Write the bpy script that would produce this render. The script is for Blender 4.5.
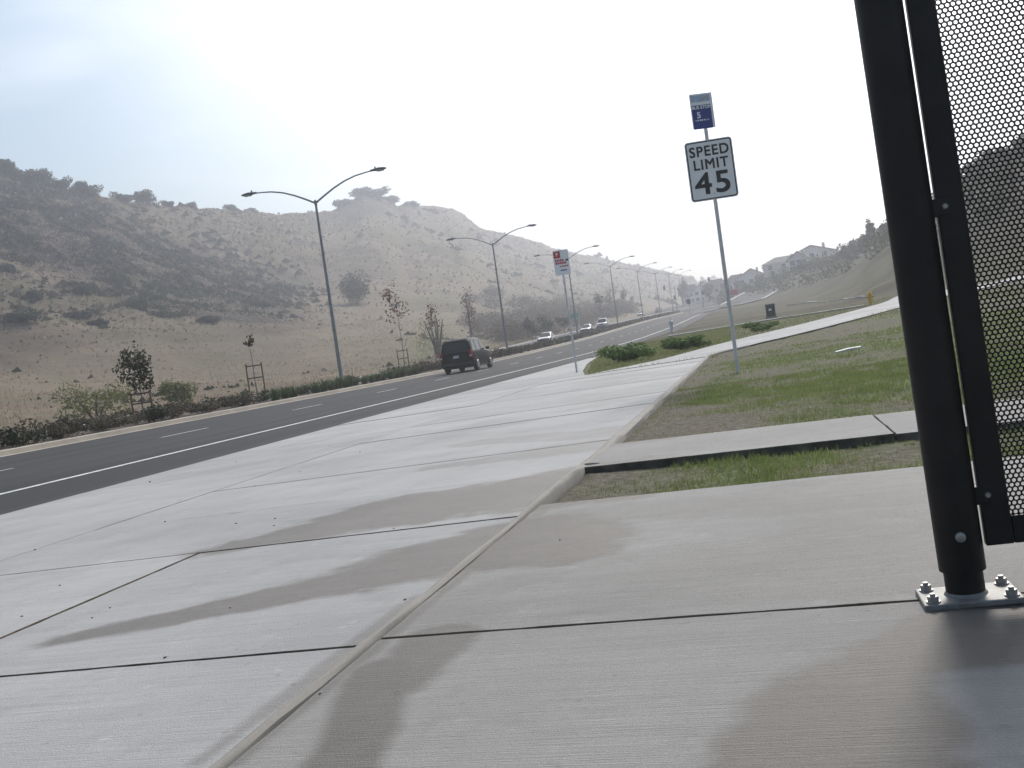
import bpy, bmesh, math, random
import numpy as np
from mathutils import Vector, Matrix

for o in list(bpy.data.objects):
    bpy.data.objects.remove(o)
SC = bpy.context.scene
COL = SC.collection
R = math.radians
random.seed(7)

# ------------------------------------------------------------------ camera
F = 1000.0                     # focal length in pixels of the 1024 x 768 picture
ROLL = R(8.05)
PITCH = math.atan(0.035)
CAM_Z = 1.02
fw = Vector((0, math.cos(PITCH), -math.sin(PITCH)))
r0 = Vector((1, 0, 0))
u0 = Vector((0, math.sin(PITCH), math.cos(PITCH)))
cx = r0 * math.cos(ROLL) - u0 * math.sin(ROLL)
cy = r0 * math.sin(ROLL) + u0 * math.cos(ROLL)
cam_data = bpy.data.cameras.new('camera')
cam_data.sensor_width = 36.0
cam_data.lens = F / 1024 * 36
cam_data.clip_start = 0.05
cam_data.clip_end = 9000
cam = bpy.data.objects.new('camera', cam_data)
COL.objects.link(cam)
m3 = Matrix((cx, cy, -fw)).transposed()
cam.matrix_world = Matrix.Translation((0, 0, CAM_Z)) @ m3.to_4x4()
SC.camera = cam

# ------------------------------------------------------------------ sky, sun, exposure
SUN_AZ = R(24)                 # to the right of straight ahead
SUN_EL = R(38)
sun_dir = Vector((math.sin(SUN_AZ) * math.cos(SUN_EL), math.cos(SUN_AZ) * math.cos(SUN_EL), math.sin(SUN_EL)))
world = bpy.data.worlds.new('World')
SC.world = world
world.use_nodes = True
wn, wl = world.node_tree.nodes, world.node_tree.links
wn.clear()
w_out = wn.new('ShaderNodeOutputWorld')
w_bg = wn.new('ShaderNodeBackground')
w_bg.inputs['Strength'].default_value = 0.049
w_sky = wn.new('ShaderNodeTexSky')
w_sky.sky_type = 'NISHITA'
w_sky.sun_disc = False
w_sky.sun_elevation = SUN_EL
w_sky.sun_rotation = SUN_AZ
w_sky.air_density = 1.4
w_sky.dust_density = 0.7
w_sky.ozone_density = 1.4
w_tc = wn.new('ShaderNodeTexCoord')
# thin cloud veil, thickest and brightest round the sun behind it
w_dot = wn.new('ShaderNodeVectorMath'); w_dot.operation = 'DOT_PRODUCT'
w_dot.inputs[1].default_value = sun_dir
wl.new(w_tc.outputs['Generated'], w_dot.inputs[0])
w_map = wn.new('ShaderNodeMapping')
w_map.inputs['Scale'].default_value = (1.0, 1.0, 3.2)
wl.new(w_tc.outputs['Generated'], w_map.inputs['Vector'])
w_ns = wn.new('ShaderNodeTexNoise')
w_ns.inputs['Scale'].default_value = 2.6
w_ns.inputs['Detail'].default_value = 6
w_ns.inputs['Roughness'].default_value = 0.5
w_ns.inputs['Distortion'].default_value = 0.35
wl.new(w_map.outputs['Vector'], w_ns.inputs['Vector'])
w_a = wn.new('ShaderNodeMapRange'); w_a.interpolation_type = 'SMOOTHSTEP'
w_a.inputs['From Min'].default_value = 0.66
w_a.inputs['From Max'].default_value = 0.98
w_a.inputs['To Min'].default_value = 0.0
w_a.inputs['To Max'].default_value = 0.9
wl.new(w_dot.outputs['Value'], w_a.inputs['Value'])
w_b = wn.new('ShaderNodeMapRange'); w_b.interpolation_type = 'SMOOTHSTEP'
w_b.inputs['From Min'].default_value = 0.50
w_b.inputs['From Max'].default_value = 0.74
w_b.inputs['To Min'].default_value = 0.0
w_b.inputs['To Max'].default_value = 0.28
wl.new(w_ns.outputs['Fac'], w_b.inputs['Value'])
w_add = wn.new('ShaderNodeMath'); w_add.operation = 'ADD'; w_add.use_clamp = True
wl.new(w_a.outputs['Result'], w_add.inputs[0])
wl.new(w_b.outputs['Result'], w_add.inputs[1])
w_mix = wn.new('ShaderNodeMix'); w_mix.data_type = 'RGBA'
wl.new(w_add.outputs[0], w_mix.inputs['Factor'])
wl.new(w_sky.outputs['Color'], w_mix.inputs[6])
w_mix.inputs[7].default_value = (15.5, 15.2, 14.9, 1)
wl.new(w_mix.outputs[2], w_bg.inputs['Color'])
wl.new(w_bg.outputs['Background'], w_out.inputs['Surface'])

sun_data = bpy.data.lights.new('sun', 'SUN')
sun_data.energy = 1.5
sun_data.angle = R(12)
sun_data.color = (1.0, 0.95, 0.88)
sun = bpy.data.objects.new('sun', sun_data)
COL.objects.link(sun)
sun.rotation_euler = (-sun_dir).to_track_quat('-Z', 'Y').to_euler()

SC.view_settings.view_transform = 'Standard'
SC.view_settings.look = 'None'
SC.view_settings.gamma = 1.0
SC.view_settings.use_curve_mapping = False
SC.view_settings.exposure = 1.44
SC.render.resolution_x, SC.render.resolution_y = 1024, 768
HAZE_DENSITY = 0.0012

# ------------------------------------------------------------------ pixel and road coordinates
def ray(px, py):
    dx, dy = px - 512, py - 384
    c, s = math.cos(ROLL), math.sin(ROLL)
    u = (dx * c - dy * s) / F
    v = (-dx * s - dy * c) / F
    return fw + r0 * u + u0 * v
def on_z(px, py, z):
    d = ray(px, py); k = (z - CAM_Z) / d.z
    return Vector((0, 0, CAM_Z)) + d * k
def at_y(px, py, y):
    d = ray(px, py); k = y / d.y
    return Vector((0, 0, CAM_Z)) + d * k
DX, DY = 0.243, 0.970          # road direction; right of it is (DY, -DX)
_n = math.hypot(DX, DY); DX /= _n; DY /= _n
ROAD_A = math.atan2(DX, DY)
def st(s, t):
    return (s * DX + t * DY, s * DY - t * DX)
def to_st(x, y):
    return (x * DX + y * DY, x * DY - y * DX)
def at_t(px, py, t):
    d = ray(px, py)
    k = t / (d.x * DY - d.y * DX)
    return Vector((0, 0, CAM_Z)) + d * k

_ps = np.array([-2000, 0, 45, 62, 91, 130, 172, 211, 250, 300, 350, 420, 600, 2500.0])
_pz = np.array([0, 0, 0, 0.03, .25, 0.9, 1.9, 2.8, 3.7, 5.2, 7.0, 9.2, 12.0, 14.0])
_sg = np.arange(-100, 900, 2.0)
_pg = np.interp(_sg, _ps, _pz)
_kk = np.hanning(21); _kk /= _kk.sum()
_pg = np.convolve(np.pad(_pg, 10, mode='edge'), _kk, mode='valid')
def P(s):
    return np.interp(s, _sg, _pg)

# ------------------------------------------------------------------ numpy value noise
def _hash(ix, iy, seed):
    h = (ix.astype(np.int64) * 374761393 + iy.astype(np.int64) * 668265263 + seed * 974634777) & 0xFFFFFFFF
    h = ((h ^ (h >> 13)) * 1274126177) & 0xFFFFFFFF
    h = h ^ (h >> 16)
    return (h & 0xFFFFFF) / float(0xFFFFFF)
def vnoise(x, y, seed=0):
    x = np.asarray(x, float); y = np.asarray(y, float)
    ix, iy = np.floor(x), np.floor(y)
    fx, fy = x - ix, y - iy
    fx = fx * fx * (3 - 2 * fx); fy = fy * fy * (3 - 2 * fy)
    a = _hash(ix, iy, seed); b = _hash(ix + 1, iy, seed)
    c = _hash(ix, iy + 1, seed); d = _hash(ix + 1, iy + 1, seed)
    return (a * (1 - fx) + b * fx) * (1 - fy) + (c * (1 - fx) + d * fx) * fy
def fbm(x, y, seed=0, octv=4):
    r = 0; a = 0.5; tot = 0
    for i in range(octv):
        r = r + a * vnoise(x * 2 ** i, y * 2 ** i, seed + i * 17); tot += a; a *= 0.5
    return r / tot
def sstep(a, b, x):
    q = np.clip((np.asarray(x, float) - a) / (b - a), 0, 1)
    return q * q * (3 - 2 * q)

# ------------------------------------------------------------------ materials
def new_mat(name):
    m = bpy.data.materials.new(name); m.use_nodes = True
    nt = m.node_tree
    return m, nt, nt.nodes['Principled BSDF']
def nd(nt, typ, **kw):
    n = nt.nodes.new(typ)
    for k, v in kw.items():
        setattr(n, k, v)
    return n
def math_n(nt, op, a, b=None, clamp=False):
    n = nt.nodes.new('ShaderNodeMath'); n.operation = op; n.use_clamp = clamp
    for i, v in enumerate((a, b)):
        if v is None: continue
        if isinstance(v, (int, float)): n.inputs[i].default_value = v
        else: nt.links.new(v, n.inputs[i])
    return n.outputs[0]
def mixc(nt, fac, a, b):
    n = nt.nodes.new('ShaderNodeMix'); n.data_type = 'RGBA'
    for idx, v in ((0, fac), (6, a), (7, b)):
        if isinstance(v, (int, float)): n.inputs[idx].default_value = v
        elif isinstance(v, tuple): n.inputs[idx].default_value = (*v, 1)
        else: nt.links.new(v, n.inputs[idx])
    return n.outputs[2]
def noise_n(nt, vec, scale, detail=4, rough=0.55, dist=0.0):
    n = nt.nodes.new('ShaderNodeTexNoise')
    n.inputs['Scale'].default_value = scale; n.inputs['Detail'].default_value = detail
    n.inputs['Roughness'].default_value = rough; n.inputs['Distortion'].default_value = dist
    if vec is not None: nt.links.new(vec, n.inputs['Vector'])
    return n.outputs['Fac']
def ramp_n(nt, val, lo, hi, a=0.0, b=1.0):
    n = nt.nodes.new('ShaderNodeMapRange'); n.interpolation_type = 'SMOOTHSTEP'
    n.inputs['From Min'].default_value = lo; n.inputs['From Max'].default_value = hi
    n.inputs['To Min'].default_value = a; n.inputs['To Max'].default_value = b
    nt.links.new(val, n.inputs['Value'])
    return n.outputs['Result']
def pos_n(nt):
    return nt.nodes.new('ShaderNodeNewGeometry').outputs['Position']
def road_pos(nt, sx=1, sy=1, sz=1):
    mp = nt.nodes.new('ShaderNodeMapping')
    mp.inputs['Rotation'].default_value = (0, 0, ROAD_A)
    m2 = nt.nodes.new('ShaderNodeMapping'); m2.inputs['Scale'].default_value = (sx, sy, sz)
    nt.links.new(pos_n(nt), mp.inputs['Vector']); nt.links.new(mp.outputs['Vector'], m2.inputs['Vector'])
    return m2.outputs['Vector']
def bump_n(nt, bsdf, h, strength=0.3, dist=0.01):
    b = nt.nodes.new('ShaderNodeBump'); b.inputs['Strength'].default_value = strength
    b.inputs['Distance'].default_value = dist
    nt.links.new(h, b.inputs['Height']); nt.links.new(b.outputs['Normal'], bsdf.inputs['Normal'])

def simple(name, col, rough=0.6, metal=0.0, var=0.15, scale=6.0, spec=0.5, bump=0.0):
    m, nt, b = new_mat(name)
    tc = nt.nodes.new('ShaderNodeTexCoord').outputs['Object']
    f = noise_n(nt, tc, scale, 5)
    f = ramp_n(nt, f, 0.25, 0.75)
    lo = tuple(c * (1 - var) for c in col); hi = tuple(min(1, c * (1 + var)) for c in col)
    nt.links.new(mixc(nt, f, lo, hi), b.inputs['Base Color'])
    b.inputs['Roughness'].default_value = rough; b.inputs['Metallic'].default_value = metal
    b.inputs['Specular IOR Level'].default_value = spec
    if bump: bump_n(nt, b, f, bump, 0.01)
    return m

def leafy(name, cols, rough=0.7, trans=0.25, scale=1.3):
    """foliage: colour varies from leaf to leaf and in clumps"""
    m, nt, b = new_mat(name)
    tc = nt.nodes.new('ShaderNodeTexCoord').outputs['Object']
    f1 = ramp_n(nt, noise_n(nt, tc, scale, 2), 0.3, 0.7)
    f2 = ramp_n(nt, noise_n(nt, tc, scale * 14, 1), 0.35, 0.65)
    c = mixc(nt, f1, cols[0], cols[1])
    if len(cols) > 2:
        f2 = math_n(nt, 'MULTIPLY', f2, 0.8)
        c = mixc(nt, f2, c, cols[2])
    nt.links.new(c, b.inputs['Base Color'])
    b.inputs['Roughness'].default_value = rough
    b.inputs['Specular IOR Level'].default_value = 0.25
    tr = nt.nodes.new('ShaderNodeBsdfTranslucent'); nt.links.new(c, tr.inputs['Color'])
    mx = nt.nodes.new('ShaderNodeMixShader'); mx.inputs[0].default_value = trans
    nt.links.new(b.outputs[0], mx.inputs[1]); nt.links.new(tr.outputs[0], mx.inputs[2])
    nt.links.new(mx.outputs[0], nt.nodes['Material Output'].inputs['Surface'])
    return m

def damp_shade_mask(nt, segs):
    """damp patches, and dirt and shade painted along the lip: tapered capsules on the ground, edges broken up by noise"""
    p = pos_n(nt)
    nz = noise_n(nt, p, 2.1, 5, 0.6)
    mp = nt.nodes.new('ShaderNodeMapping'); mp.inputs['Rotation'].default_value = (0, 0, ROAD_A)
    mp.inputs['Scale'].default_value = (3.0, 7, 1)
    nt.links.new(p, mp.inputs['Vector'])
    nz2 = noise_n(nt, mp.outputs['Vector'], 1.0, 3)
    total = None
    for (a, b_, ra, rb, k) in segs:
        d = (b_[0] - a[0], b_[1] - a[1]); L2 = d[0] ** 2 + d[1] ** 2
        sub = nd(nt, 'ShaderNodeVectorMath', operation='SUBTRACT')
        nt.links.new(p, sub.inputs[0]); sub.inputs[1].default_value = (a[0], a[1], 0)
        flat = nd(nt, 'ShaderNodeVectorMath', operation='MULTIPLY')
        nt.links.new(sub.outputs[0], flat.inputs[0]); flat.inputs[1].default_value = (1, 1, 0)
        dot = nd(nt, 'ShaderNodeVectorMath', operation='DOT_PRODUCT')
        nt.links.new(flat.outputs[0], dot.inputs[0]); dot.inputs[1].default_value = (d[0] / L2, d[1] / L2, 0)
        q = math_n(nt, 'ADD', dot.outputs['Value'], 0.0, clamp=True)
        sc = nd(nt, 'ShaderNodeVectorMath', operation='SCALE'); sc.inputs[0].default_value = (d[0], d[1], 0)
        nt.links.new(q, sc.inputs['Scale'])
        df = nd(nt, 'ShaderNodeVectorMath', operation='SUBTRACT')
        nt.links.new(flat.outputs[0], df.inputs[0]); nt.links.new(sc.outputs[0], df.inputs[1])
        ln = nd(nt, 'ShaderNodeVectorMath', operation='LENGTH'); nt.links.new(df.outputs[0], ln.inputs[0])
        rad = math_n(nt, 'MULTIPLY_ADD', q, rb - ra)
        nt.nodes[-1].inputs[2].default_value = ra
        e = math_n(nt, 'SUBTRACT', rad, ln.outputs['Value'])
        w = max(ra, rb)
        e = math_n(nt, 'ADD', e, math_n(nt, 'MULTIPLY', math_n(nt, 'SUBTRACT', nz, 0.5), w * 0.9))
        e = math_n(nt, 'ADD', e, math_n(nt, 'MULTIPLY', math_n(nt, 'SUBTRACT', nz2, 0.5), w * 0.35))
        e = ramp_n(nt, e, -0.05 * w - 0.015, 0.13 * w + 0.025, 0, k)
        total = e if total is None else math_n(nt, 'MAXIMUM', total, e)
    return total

def wxy(px, py, z=0.16):
    p = on_z(px, py, z); return (p.x, p.y)
DAMP_SHADE = [
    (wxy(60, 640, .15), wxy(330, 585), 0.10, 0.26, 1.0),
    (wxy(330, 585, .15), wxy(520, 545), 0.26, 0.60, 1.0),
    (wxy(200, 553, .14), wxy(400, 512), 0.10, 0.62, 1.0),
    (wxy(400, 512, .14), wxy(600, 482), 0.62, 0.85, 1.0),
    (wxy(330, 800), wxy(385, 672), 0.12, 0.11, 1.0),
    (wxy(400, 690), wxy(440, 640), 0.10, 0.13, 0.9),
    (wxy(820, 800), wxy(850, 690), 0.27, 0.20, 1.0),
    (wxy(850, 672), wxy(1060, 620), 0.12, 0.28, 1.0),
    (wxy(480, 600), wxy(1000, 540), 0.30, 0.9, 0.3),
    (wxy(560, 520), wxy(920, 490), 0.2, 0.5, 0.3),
    (wxy(200, 768, .15), wxy(420, 600), 0.03, 0.06, 0.6),  # dark lines either side of the lip: dirt plus its shadow painted in
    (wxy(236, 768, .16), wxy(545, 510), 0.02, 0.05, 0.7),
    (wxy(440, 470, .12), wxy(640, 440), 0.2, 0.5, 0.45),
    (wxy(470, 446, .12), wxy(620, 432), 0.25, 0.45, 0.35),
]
def concrete(name, base, damp=True, broom=True):
    m, nt, b = new_mat(name)
    p = pos_n(nt)
    oi = nt.nodes.new('ShaderNodeObjectInfo').outputs['Random']
    big = ramp_n(nt, noise_n(nt, p, 0.7, 5, 0.6), 0.25, 0.75)
    c = mixc(nt, big, tuple(x * 0.78 for x in base), tuple(x * 1.12 for x in base))
    strk = ramp_n(nt, noise_n(nt, road_pos(nt, 0.9, 26, 1), 1.0, 4, 0.65), 0.3, 0.72)
    c = mixc(nt, math_n(nt, 'MULTIPLY', strk, 0.34), c, tuple(x * 0.68 for x in base))
    grit = ramp_n(nt, noise_n(nt, p, 170, 3, 0.7), 0.3, 0.7)
    c = mixc(nt, math_n(nt, 'MULTIPLY', grit, 0.45), c, tuple(x * 0.6 for x in base))
    grime = ramp_n(nt, noise_n(nt, p, 2.7, 7, 0.72), 0.48, 0.74)
    c = mixc(nt, math_n(nt, 'MULTIPLY', grime, 0.30), c, tuple(x * 0.52 for x in base))
    light = ramp_n(nt, noise_n(nt, p, 5.5, 5, 0.7), 0.60, 0.74)
    c = mixc(nt, math_n(nt, 'MULTIPLY', light, 0.35), c, tuple(min(.8, x * 1.3) for x in base))
    spots = ramp_n(nt, noise_n(nt, p, 21, 2, 0.5), 0.68, 0.76)
    c = mixc(nt, math_n(nt, 'MULTIPLY', spots, 0.3), c, (0.14, 0.12, 0.10))
    hv = nt.nodes.new('ShaderNodeHueSaturation')
    nt.links.new(c, hv.inputs['Color'])
    nt.links.new(math_n(nt, 'MULTIPLY_ADD', oi, 0.14), hv.inputs['Value']); nt.nodes[-1].inputs[2].default_value = 0.93
    c = hv.outputs['Color']
    rough = 0.85
    b.inputs['Roughness'].default_value = rough
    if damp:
        dm = damp_shade_mask(nt, DAMP_SHADE)
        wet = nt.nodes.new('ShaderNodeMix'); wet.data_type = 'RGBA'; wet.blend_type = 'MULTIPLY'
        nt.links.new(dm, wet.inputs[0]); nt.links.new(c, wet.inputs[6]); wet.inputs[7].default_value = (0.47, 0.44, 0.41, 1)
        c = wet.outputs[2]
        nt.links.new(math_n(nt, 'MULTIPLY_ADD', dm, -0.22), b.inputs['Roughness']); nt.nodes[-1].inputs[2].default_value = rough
    nt.links.new(c, b.inputs['Base Color'])
    b.inputs['Specular IOR Level'].default_value = 0.35
    if broom:
        h = noise_n(nt, road_pos(nt, 3, 220, 1), 1.0, 2, 0.6)
        h2 = noise_n(nt, p, 260, 2)
        bump_n(nt, b, math_n(nt, 'ADD', h, math_n(nt, 'MULTIPLY', h2, 0.7)), 0.8, 0.005)
    return m

M = {}
M['concrete'] = concrete('pale_concrete', (0.43, 0.425, 0.415))
M['pad'] = concrete('weathered_concrete', (0.32, 0.31, 0.293))
M['kerb'] = concrete('kerb_concrete', (0.30, 0.28, 0.25), damp=False, broom=False)
M['median_kerb'] = concrete('median_kerb_concrete', (0.46, 0.41, 0.34), damp=False, broom=False)
M['farwalk'] = concrete('far_concrete', (0.42, 0.41, 0.39), damp=False, broom=False)
M['edge'] = simple('slab_edge_dirt', (0.10, 0.088, 0.074), 0.95, var=0.5, scale=7)
M['joint'] = simple('joint_dirt', (0.085, 0.066, 0.045), 0.95, var=0.4, scale=30)

def asphalt():
    m, nt, b = new_mat('asphalt')
    p = pos_n(nt)
    big = ramp_n(nt, noise_n(nt, road_pos(nt, 1.1, 0.03, 1), 1.0, 5, 0.6), 0.3, 0.7)
    c = mixc(nt, big, (0.022, 0.0225, 0.025), (0.044, 0.045, 0.048))
    blot = ramp_n(nt, noise_n(nt, p, 0.5, 6, 0.7), 0.5, 0.75)
    c = mixc(nt, math_n(nt, 'MULTIPLY', blot, 0.45), c, (0.022, 0.022, 0.024))
    g = ramp_n(nt, noise_n(nt, p, 45, 4, 0.7), 0.3, 0.7)
    c = mixc(nt, math_n(nt, 'MULTIPLY', g, 0.35), c, (0.075, 0.075, 0.075))
    nt.links.new(c, b.inputs['Base Color'])
    b.inputs['Roughness'].default_value = 0.85
    b.inputs['Specular IOR Level'].default_value = 0.2
    bump_n(nt, b, g, 0.4, 0.006)
    return m
M['asphalt'] = asphalt()
def paint(name, col):
    m, nt, b = new_mat(name)
    g = ramp_n(nt, noise_n(nt, pos_n(nt), 6, 7, 0.8), 0.38, 0.66)
    nt.links.new(mixc(nt, math_n(nt, 'MULTIPLY', g, 0.6), col, (0.16, 0.16, 0.16)), b.inputs['Base Color'])
    b.inputs['Roughness'].default_value = 0.7
    return m
M['paint'] = paint('road_paint', (0.72, 0.72, 0.70))

def ground_mat():
    m, nt, b = new_mat('ground')
    p = pos_n(nt)
    at = nt.nodes.new('ShaderNodeAttribute'); at.attribute_name = 'tone'
    sep = nt.nodes.new('ShaderNodeSeparateColor'); nt.links.new(at.outputs['Color'], sep.inputs['Color'])
    green, field, dark = sep.outputs[0], sep.outputs[1], sep.outputs[2]
    n1 = ramp_n(nt, noise_n(nt, p, 14, 6, 0.7), 0.3, 0.7)
    n2 = ramp_n(nt, noise_n(nt, p, 70, 4, 0.7), 0.3, 0.7)
    dirt = mixc(nt, n1, (0.130, 0.118, 0.092), (0.29, 0.262, 0.208))
    dirt = mixc(nt, math_n(nt, 'MULTIPLY', n2, 0.45), dirt, (0.07, 0.06, 0.045))
    grn = mixc(nt, n1, (0.12, 0.14, 0.06), (0.20, 0.22, 0.105))
    lawn = mixc(nt, green, dirt, grn)
    f1 = ramp_n(nt, noise_n(nt, p, 0.05, 6, 0.62), 0.3, 0.7)
    f2 = ramp_n(nt, noise_n(nt, p, 0.9, 6, 0.7), 0.3, 0.7)
    fld = mixc(nt, f1, (0.195, 0.150, 0.105), (0.32, 0.248, 0.175))
    fld = mixc(nt, math_n(nt, 'MULTIPLY', f2, 0.75), fld, (0.155, 0.122, 0.092))
    tuft = ramp_n(nt, noise_n(nt, p, 2.6, 5, 0.75), 0.50, 0.68)
    fld = mixc(nt, math_n(nt, 'MULTIPLY', tuft, 0.6), fld, (0.15, 0.125, 0.095))
    pale = ramp_n(nt, noise_n(nt, p, 0.35, 6, 0.75), 0.52, 0.72)
    fld = mixc(nt, math_n(nt, 'MULTIPLY', pale, 0.4), fld, (0.36, 0.28, 0.20))
    f3 = ramp_n(nt, noise_n(nt, p, 0.10, 5, 0.65), 0.42, 0.66)
    fld = mixc(nt, math_n(nt, 'MULTIPLY', f3, 0.55), fld, (0.16, 0.15, 0.085))
    scr = mixc(nt, ramp_n(nt, noise_n(nt, p, 0.12, 6, 0.7), 0.3, 0.65), (0.018, 0.016, 0.015), (0.085, 0.068, 0.056))
    fld = mixc(nt, dark, fld, scr)
    fg = math_n(nt, 'MULTIPLY', green, 0.75)
    fld = mixc(nt, fg, fld, (0.135, 0.145, 0.06))
    nt.links.new(mixc(nt, field, lawn, fld), b.inputs['Base Color'])
    b.inputs['Roughness'].default_value = 0.95; b.inputs['Specular IOR Level'].default_value = 0.1
    h = math_n(nt, 'ADD', n1, math_n(nt, 'MULTIPLY', n2, 0.5))
    bump_n(nt, b, h, 0.7, 0.03)
    return m
M['ground'] = ground_mat()
M['soil'] = simple('median_soil', (0.085, 0.062, 0.045), 0.95, var=0.4, scale=5)

M['galv'] = simple('galvanised_steel', (0.62, 0.62, 0.62), 0.5, 0.1, 0.12, 9)
M['lamp_metal'] = simple('lamp_pole_metal', (0.27, 0.28, 0.285), 0.5, 0.1, 0.1, 4)
M['lamp_head'] = simple('lamp_head_metal', (0.13, 0.14, 0.15), 0.5, 0.3, 0.1, 4)
M['lens'] = simple('lamp_lens', (0.5, 0.5, 0.48), 0.25, 0, 0.05)
M['black_metal'] = simple('black_painted_metal', (0.017, 0.0145, 0.014), 0.5, 0.0, 0.25, 8, spec=0.3)
M['plate'] = simple('zinc_plate', (0.20, 0.197, 0.19), 0.6, 0.35, 0.2, 30, bump=0.15)
M['bolt'] = simple('zinc_bolt', (0.33, 0.325, 0.31), 0.45, 0.5, 0.15, 60)
M['sign_white'] = simple('sign_white', (0.82, 0.82, 0.83), 0.45, 0, 0.04, 5)
M['sign_black'] = simple('sign_black', (0.015, 0.016, 0.02), 0.5, 0, 0.1)
M['sign_blue'] = simple('sign_blue', (0.012, 0.035, 0.22), 0.45, 0, 0.15, 6)
M['sign_pale'] = simple('sign_pale_blue', (0.36, 0.45, 0.58), 0.45, 0, 0.2, 9)
M['sign_orange'] = simple('sign_orange', (0.65, 0.30, 0.16), 0.45, 0, 0.2, 9)
M['sign_red'] = simple('sign_red', (0.50, 0.03, 0.05), 0.45, 0, 0.1)
M['sign_green'] = simple('sign_green', (0.015, 0.20, 0.14), 0.45, 0, 0.1)
M['car_dark'] = simple('dark_car_paint', (0.003, 0.005, 0.006), 0.3, 0.0, 0.1, 3, spec=0.12)
M['car_dark'].node_tree.nodes['Principled BSDF'].inputs['Coat Weight'].default_value = 0.0
M['car_white'] = simple('white_car_paint', (0.75, 0.75, 0.74), 0.25, 0.0, 0.04, 3)
M['car_silver'] = simple('silver_car_paint', (0.40, 0.42, 0.45), 0.28, 0.5, 0.05, 3)
M['car_navy'] = simple('navy_car_paint', (0.02, 0.03, 0.06), 0.22, 0.3, 0.05, 3)
M['glass'] = simple('dark_glass', (0.008, 0.010, 0.012), 0.08, 0.0, 0.1, 2, spec=0.3)
M['tyre'] = simple('tyre_rubber', (0.018, 0.018, 0.018), 0.85, 0, 0.2)
M['rim'] = simple('alloy_rim', (0.45, 0.45, 0.46), 0.3, 0.85, 0.1)
M['trim'] = simple('black_trim', (0.02, 0.02, 0.022), 0.6, 0, 0.1)
M['tail'] = simple('tail_lamp_red', (0.42, 0.012, 0.03), 0.15, 0, 0.1, 12)
M['head'] = simple('head_lamp_clear', (0.7, 0.72, 0.75), 0.12, 0.3, 0.05)
M['chrome'] = simple('bright_trim', (0.6, 0.6, 0.6), 0.2, 0.9, 0.05)
M['plate_white'] = simple('number_plate', (0.55, 0.56, 0.58), 0.5, 0, 0.1)
M['bark'] = simple('bark', (0.12, 0.095, 0.07), 0.9, 0, 0.35, 8, bump=0.5)
M['bark_pale'] = simple('pale_bark', (0.22, 0.19, 0.16), 0.9, 0, 0.3, 8)
M['stake'] = simple('wooden_stake', (0.16, 0.10, 0.065), 0.85, 0, 0.3, 12)
M['leaf_oak'] = leafy('oak_foliage', [(0.034, 0.042, 0.022), (0.062, 0.072, 0.032), (0.05, 0.055, 0.03)], scale=0.4)
M['leaf_bank'] = leafy('bank_foliage', [(0.06, 0.075, 0.035), (0.10, 0.115, 0.055), (0.12, 0.115, 0.07)], scale=0.4)
M['leaf_shrub'] = leafy('shrub_foliage', [(0.075, 0.14, 0.025), (0.13, 0.21, 0.05), (0.19, 0.26, 0.08)], scale=2.5)
M['leaf_dark'] = leafy('dark_foliage', [(0.022, 0.035, 0.014), (0.045, 0.06, 0.022), (0.05, 0.045, 0.03)], scale=2)
M['leaf_pink'] = leafy('pink_flecked_foliage', [(0.038, 0.060, 0.024), (0.065, 0.085, 0.034), (0.20, 0.13, 0.12)], scale=2)
M['leaf_yellow'] = leafy('yellow_green_foliage', [(0.12, 0.14, 0.038), (0.17, 0.18, 0.06), (0.21, 0.21, 0.085)], scale=1.2)
M['leaf_strap'] = leafy('strap_leaf_foliage', [(0.05, 0.085, 0.03), (0.085, 0.12, 0.045), (0.14, 0.16, 0.08)], scale=3)
M['leaf_brown'] = leafy('brown_foliage', [(0.062, 0.042, 0.03), (0.10, 0.066, 0.044), (0.055, 0.055, 0.03)], scale=1.5)
M['leaf_brush'] = leafy('bare_brush', [(0.125, 0.092, 0.065), (0.175, 0.132, 0.094), (0.11, 0.098, 0.064)], scale=0.25)
M['leaf_red'] = leafy('autumn_red_foliage', [(0.16, 0.07, 0.055), (0.22, 0.11, 0.085), (0.12, 0.08, 0.05)], scale=1.5)
M['leaf_orange'] = leafy('autumn_orange_foliage', [(0.32, 0.10, 0.03), (0.42, 0.17, 0.05), (0.25, 0.10, 0.05)], scale=0.8)
M['blade_green'] = leafy('grass_green', [(0.14, 0.20, 0.05), (0.23, 0.30, 0.09), (0.23, 0.24, 0.11)], trans=0.35, scale=3)
M['blade_dry'] = leafy('grass_dry', [(0.30, 0.235, 0.16), (0.40, 0.32, 0.22), (0.22, 0.17, 0.12)], trans=0.3, scale=3)
M['rock'] = simple('hill_rock', (0.17, 0.15, 0.13), 0.95, 0, 0.35, 0.25, bump=0.6)
M['yellow'] = simple('yellow_enamel', (0.62, 0.40, 0.02), 0.45, 0, 0.12, 12)
M['green_box'] = simple('dark_green_enamel', (0.018, 0.045, 0.035), 0.5, 0, 0.15, 4)
M['white_plastic'] = simple('white_plastic', (0.66, 0.66, 0.64), 0.5, 0, 0.1, 8)
M['stone'] = simple('pebble', (0.10, 0.09, 0.08), 0.9, 0, 0.3, 20)
M['sig_red'] = simple('signal_red', (0.75, 0.03, 0.03), 0.4)
M['cyan_pipe'] = simple('drain_iron', (0.05, 0.05, 0.05), 0.7, 0.3)
for i, c in enumerate([(0.66, 0.62, 0.56), (0.74, 0.72, 0.68), (0.56, 0.52, 0.47), (0.66, 0.62, 0.61)]):
    M['stucco%d' % i] = simple('stucco_wall', c, 0.9, 0, 0.06, 1.5)
M['roof'] = simple('roof_tile', (0.17, 0.135, 0.115), 0.9, 0, 0.2, 3, bump=0.3)
M['roof2'] = simple('roof_shingle', (0.14, 0.13, 0.125), 0.9, 0, 0.2, 3, bump=0.3)

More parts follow.
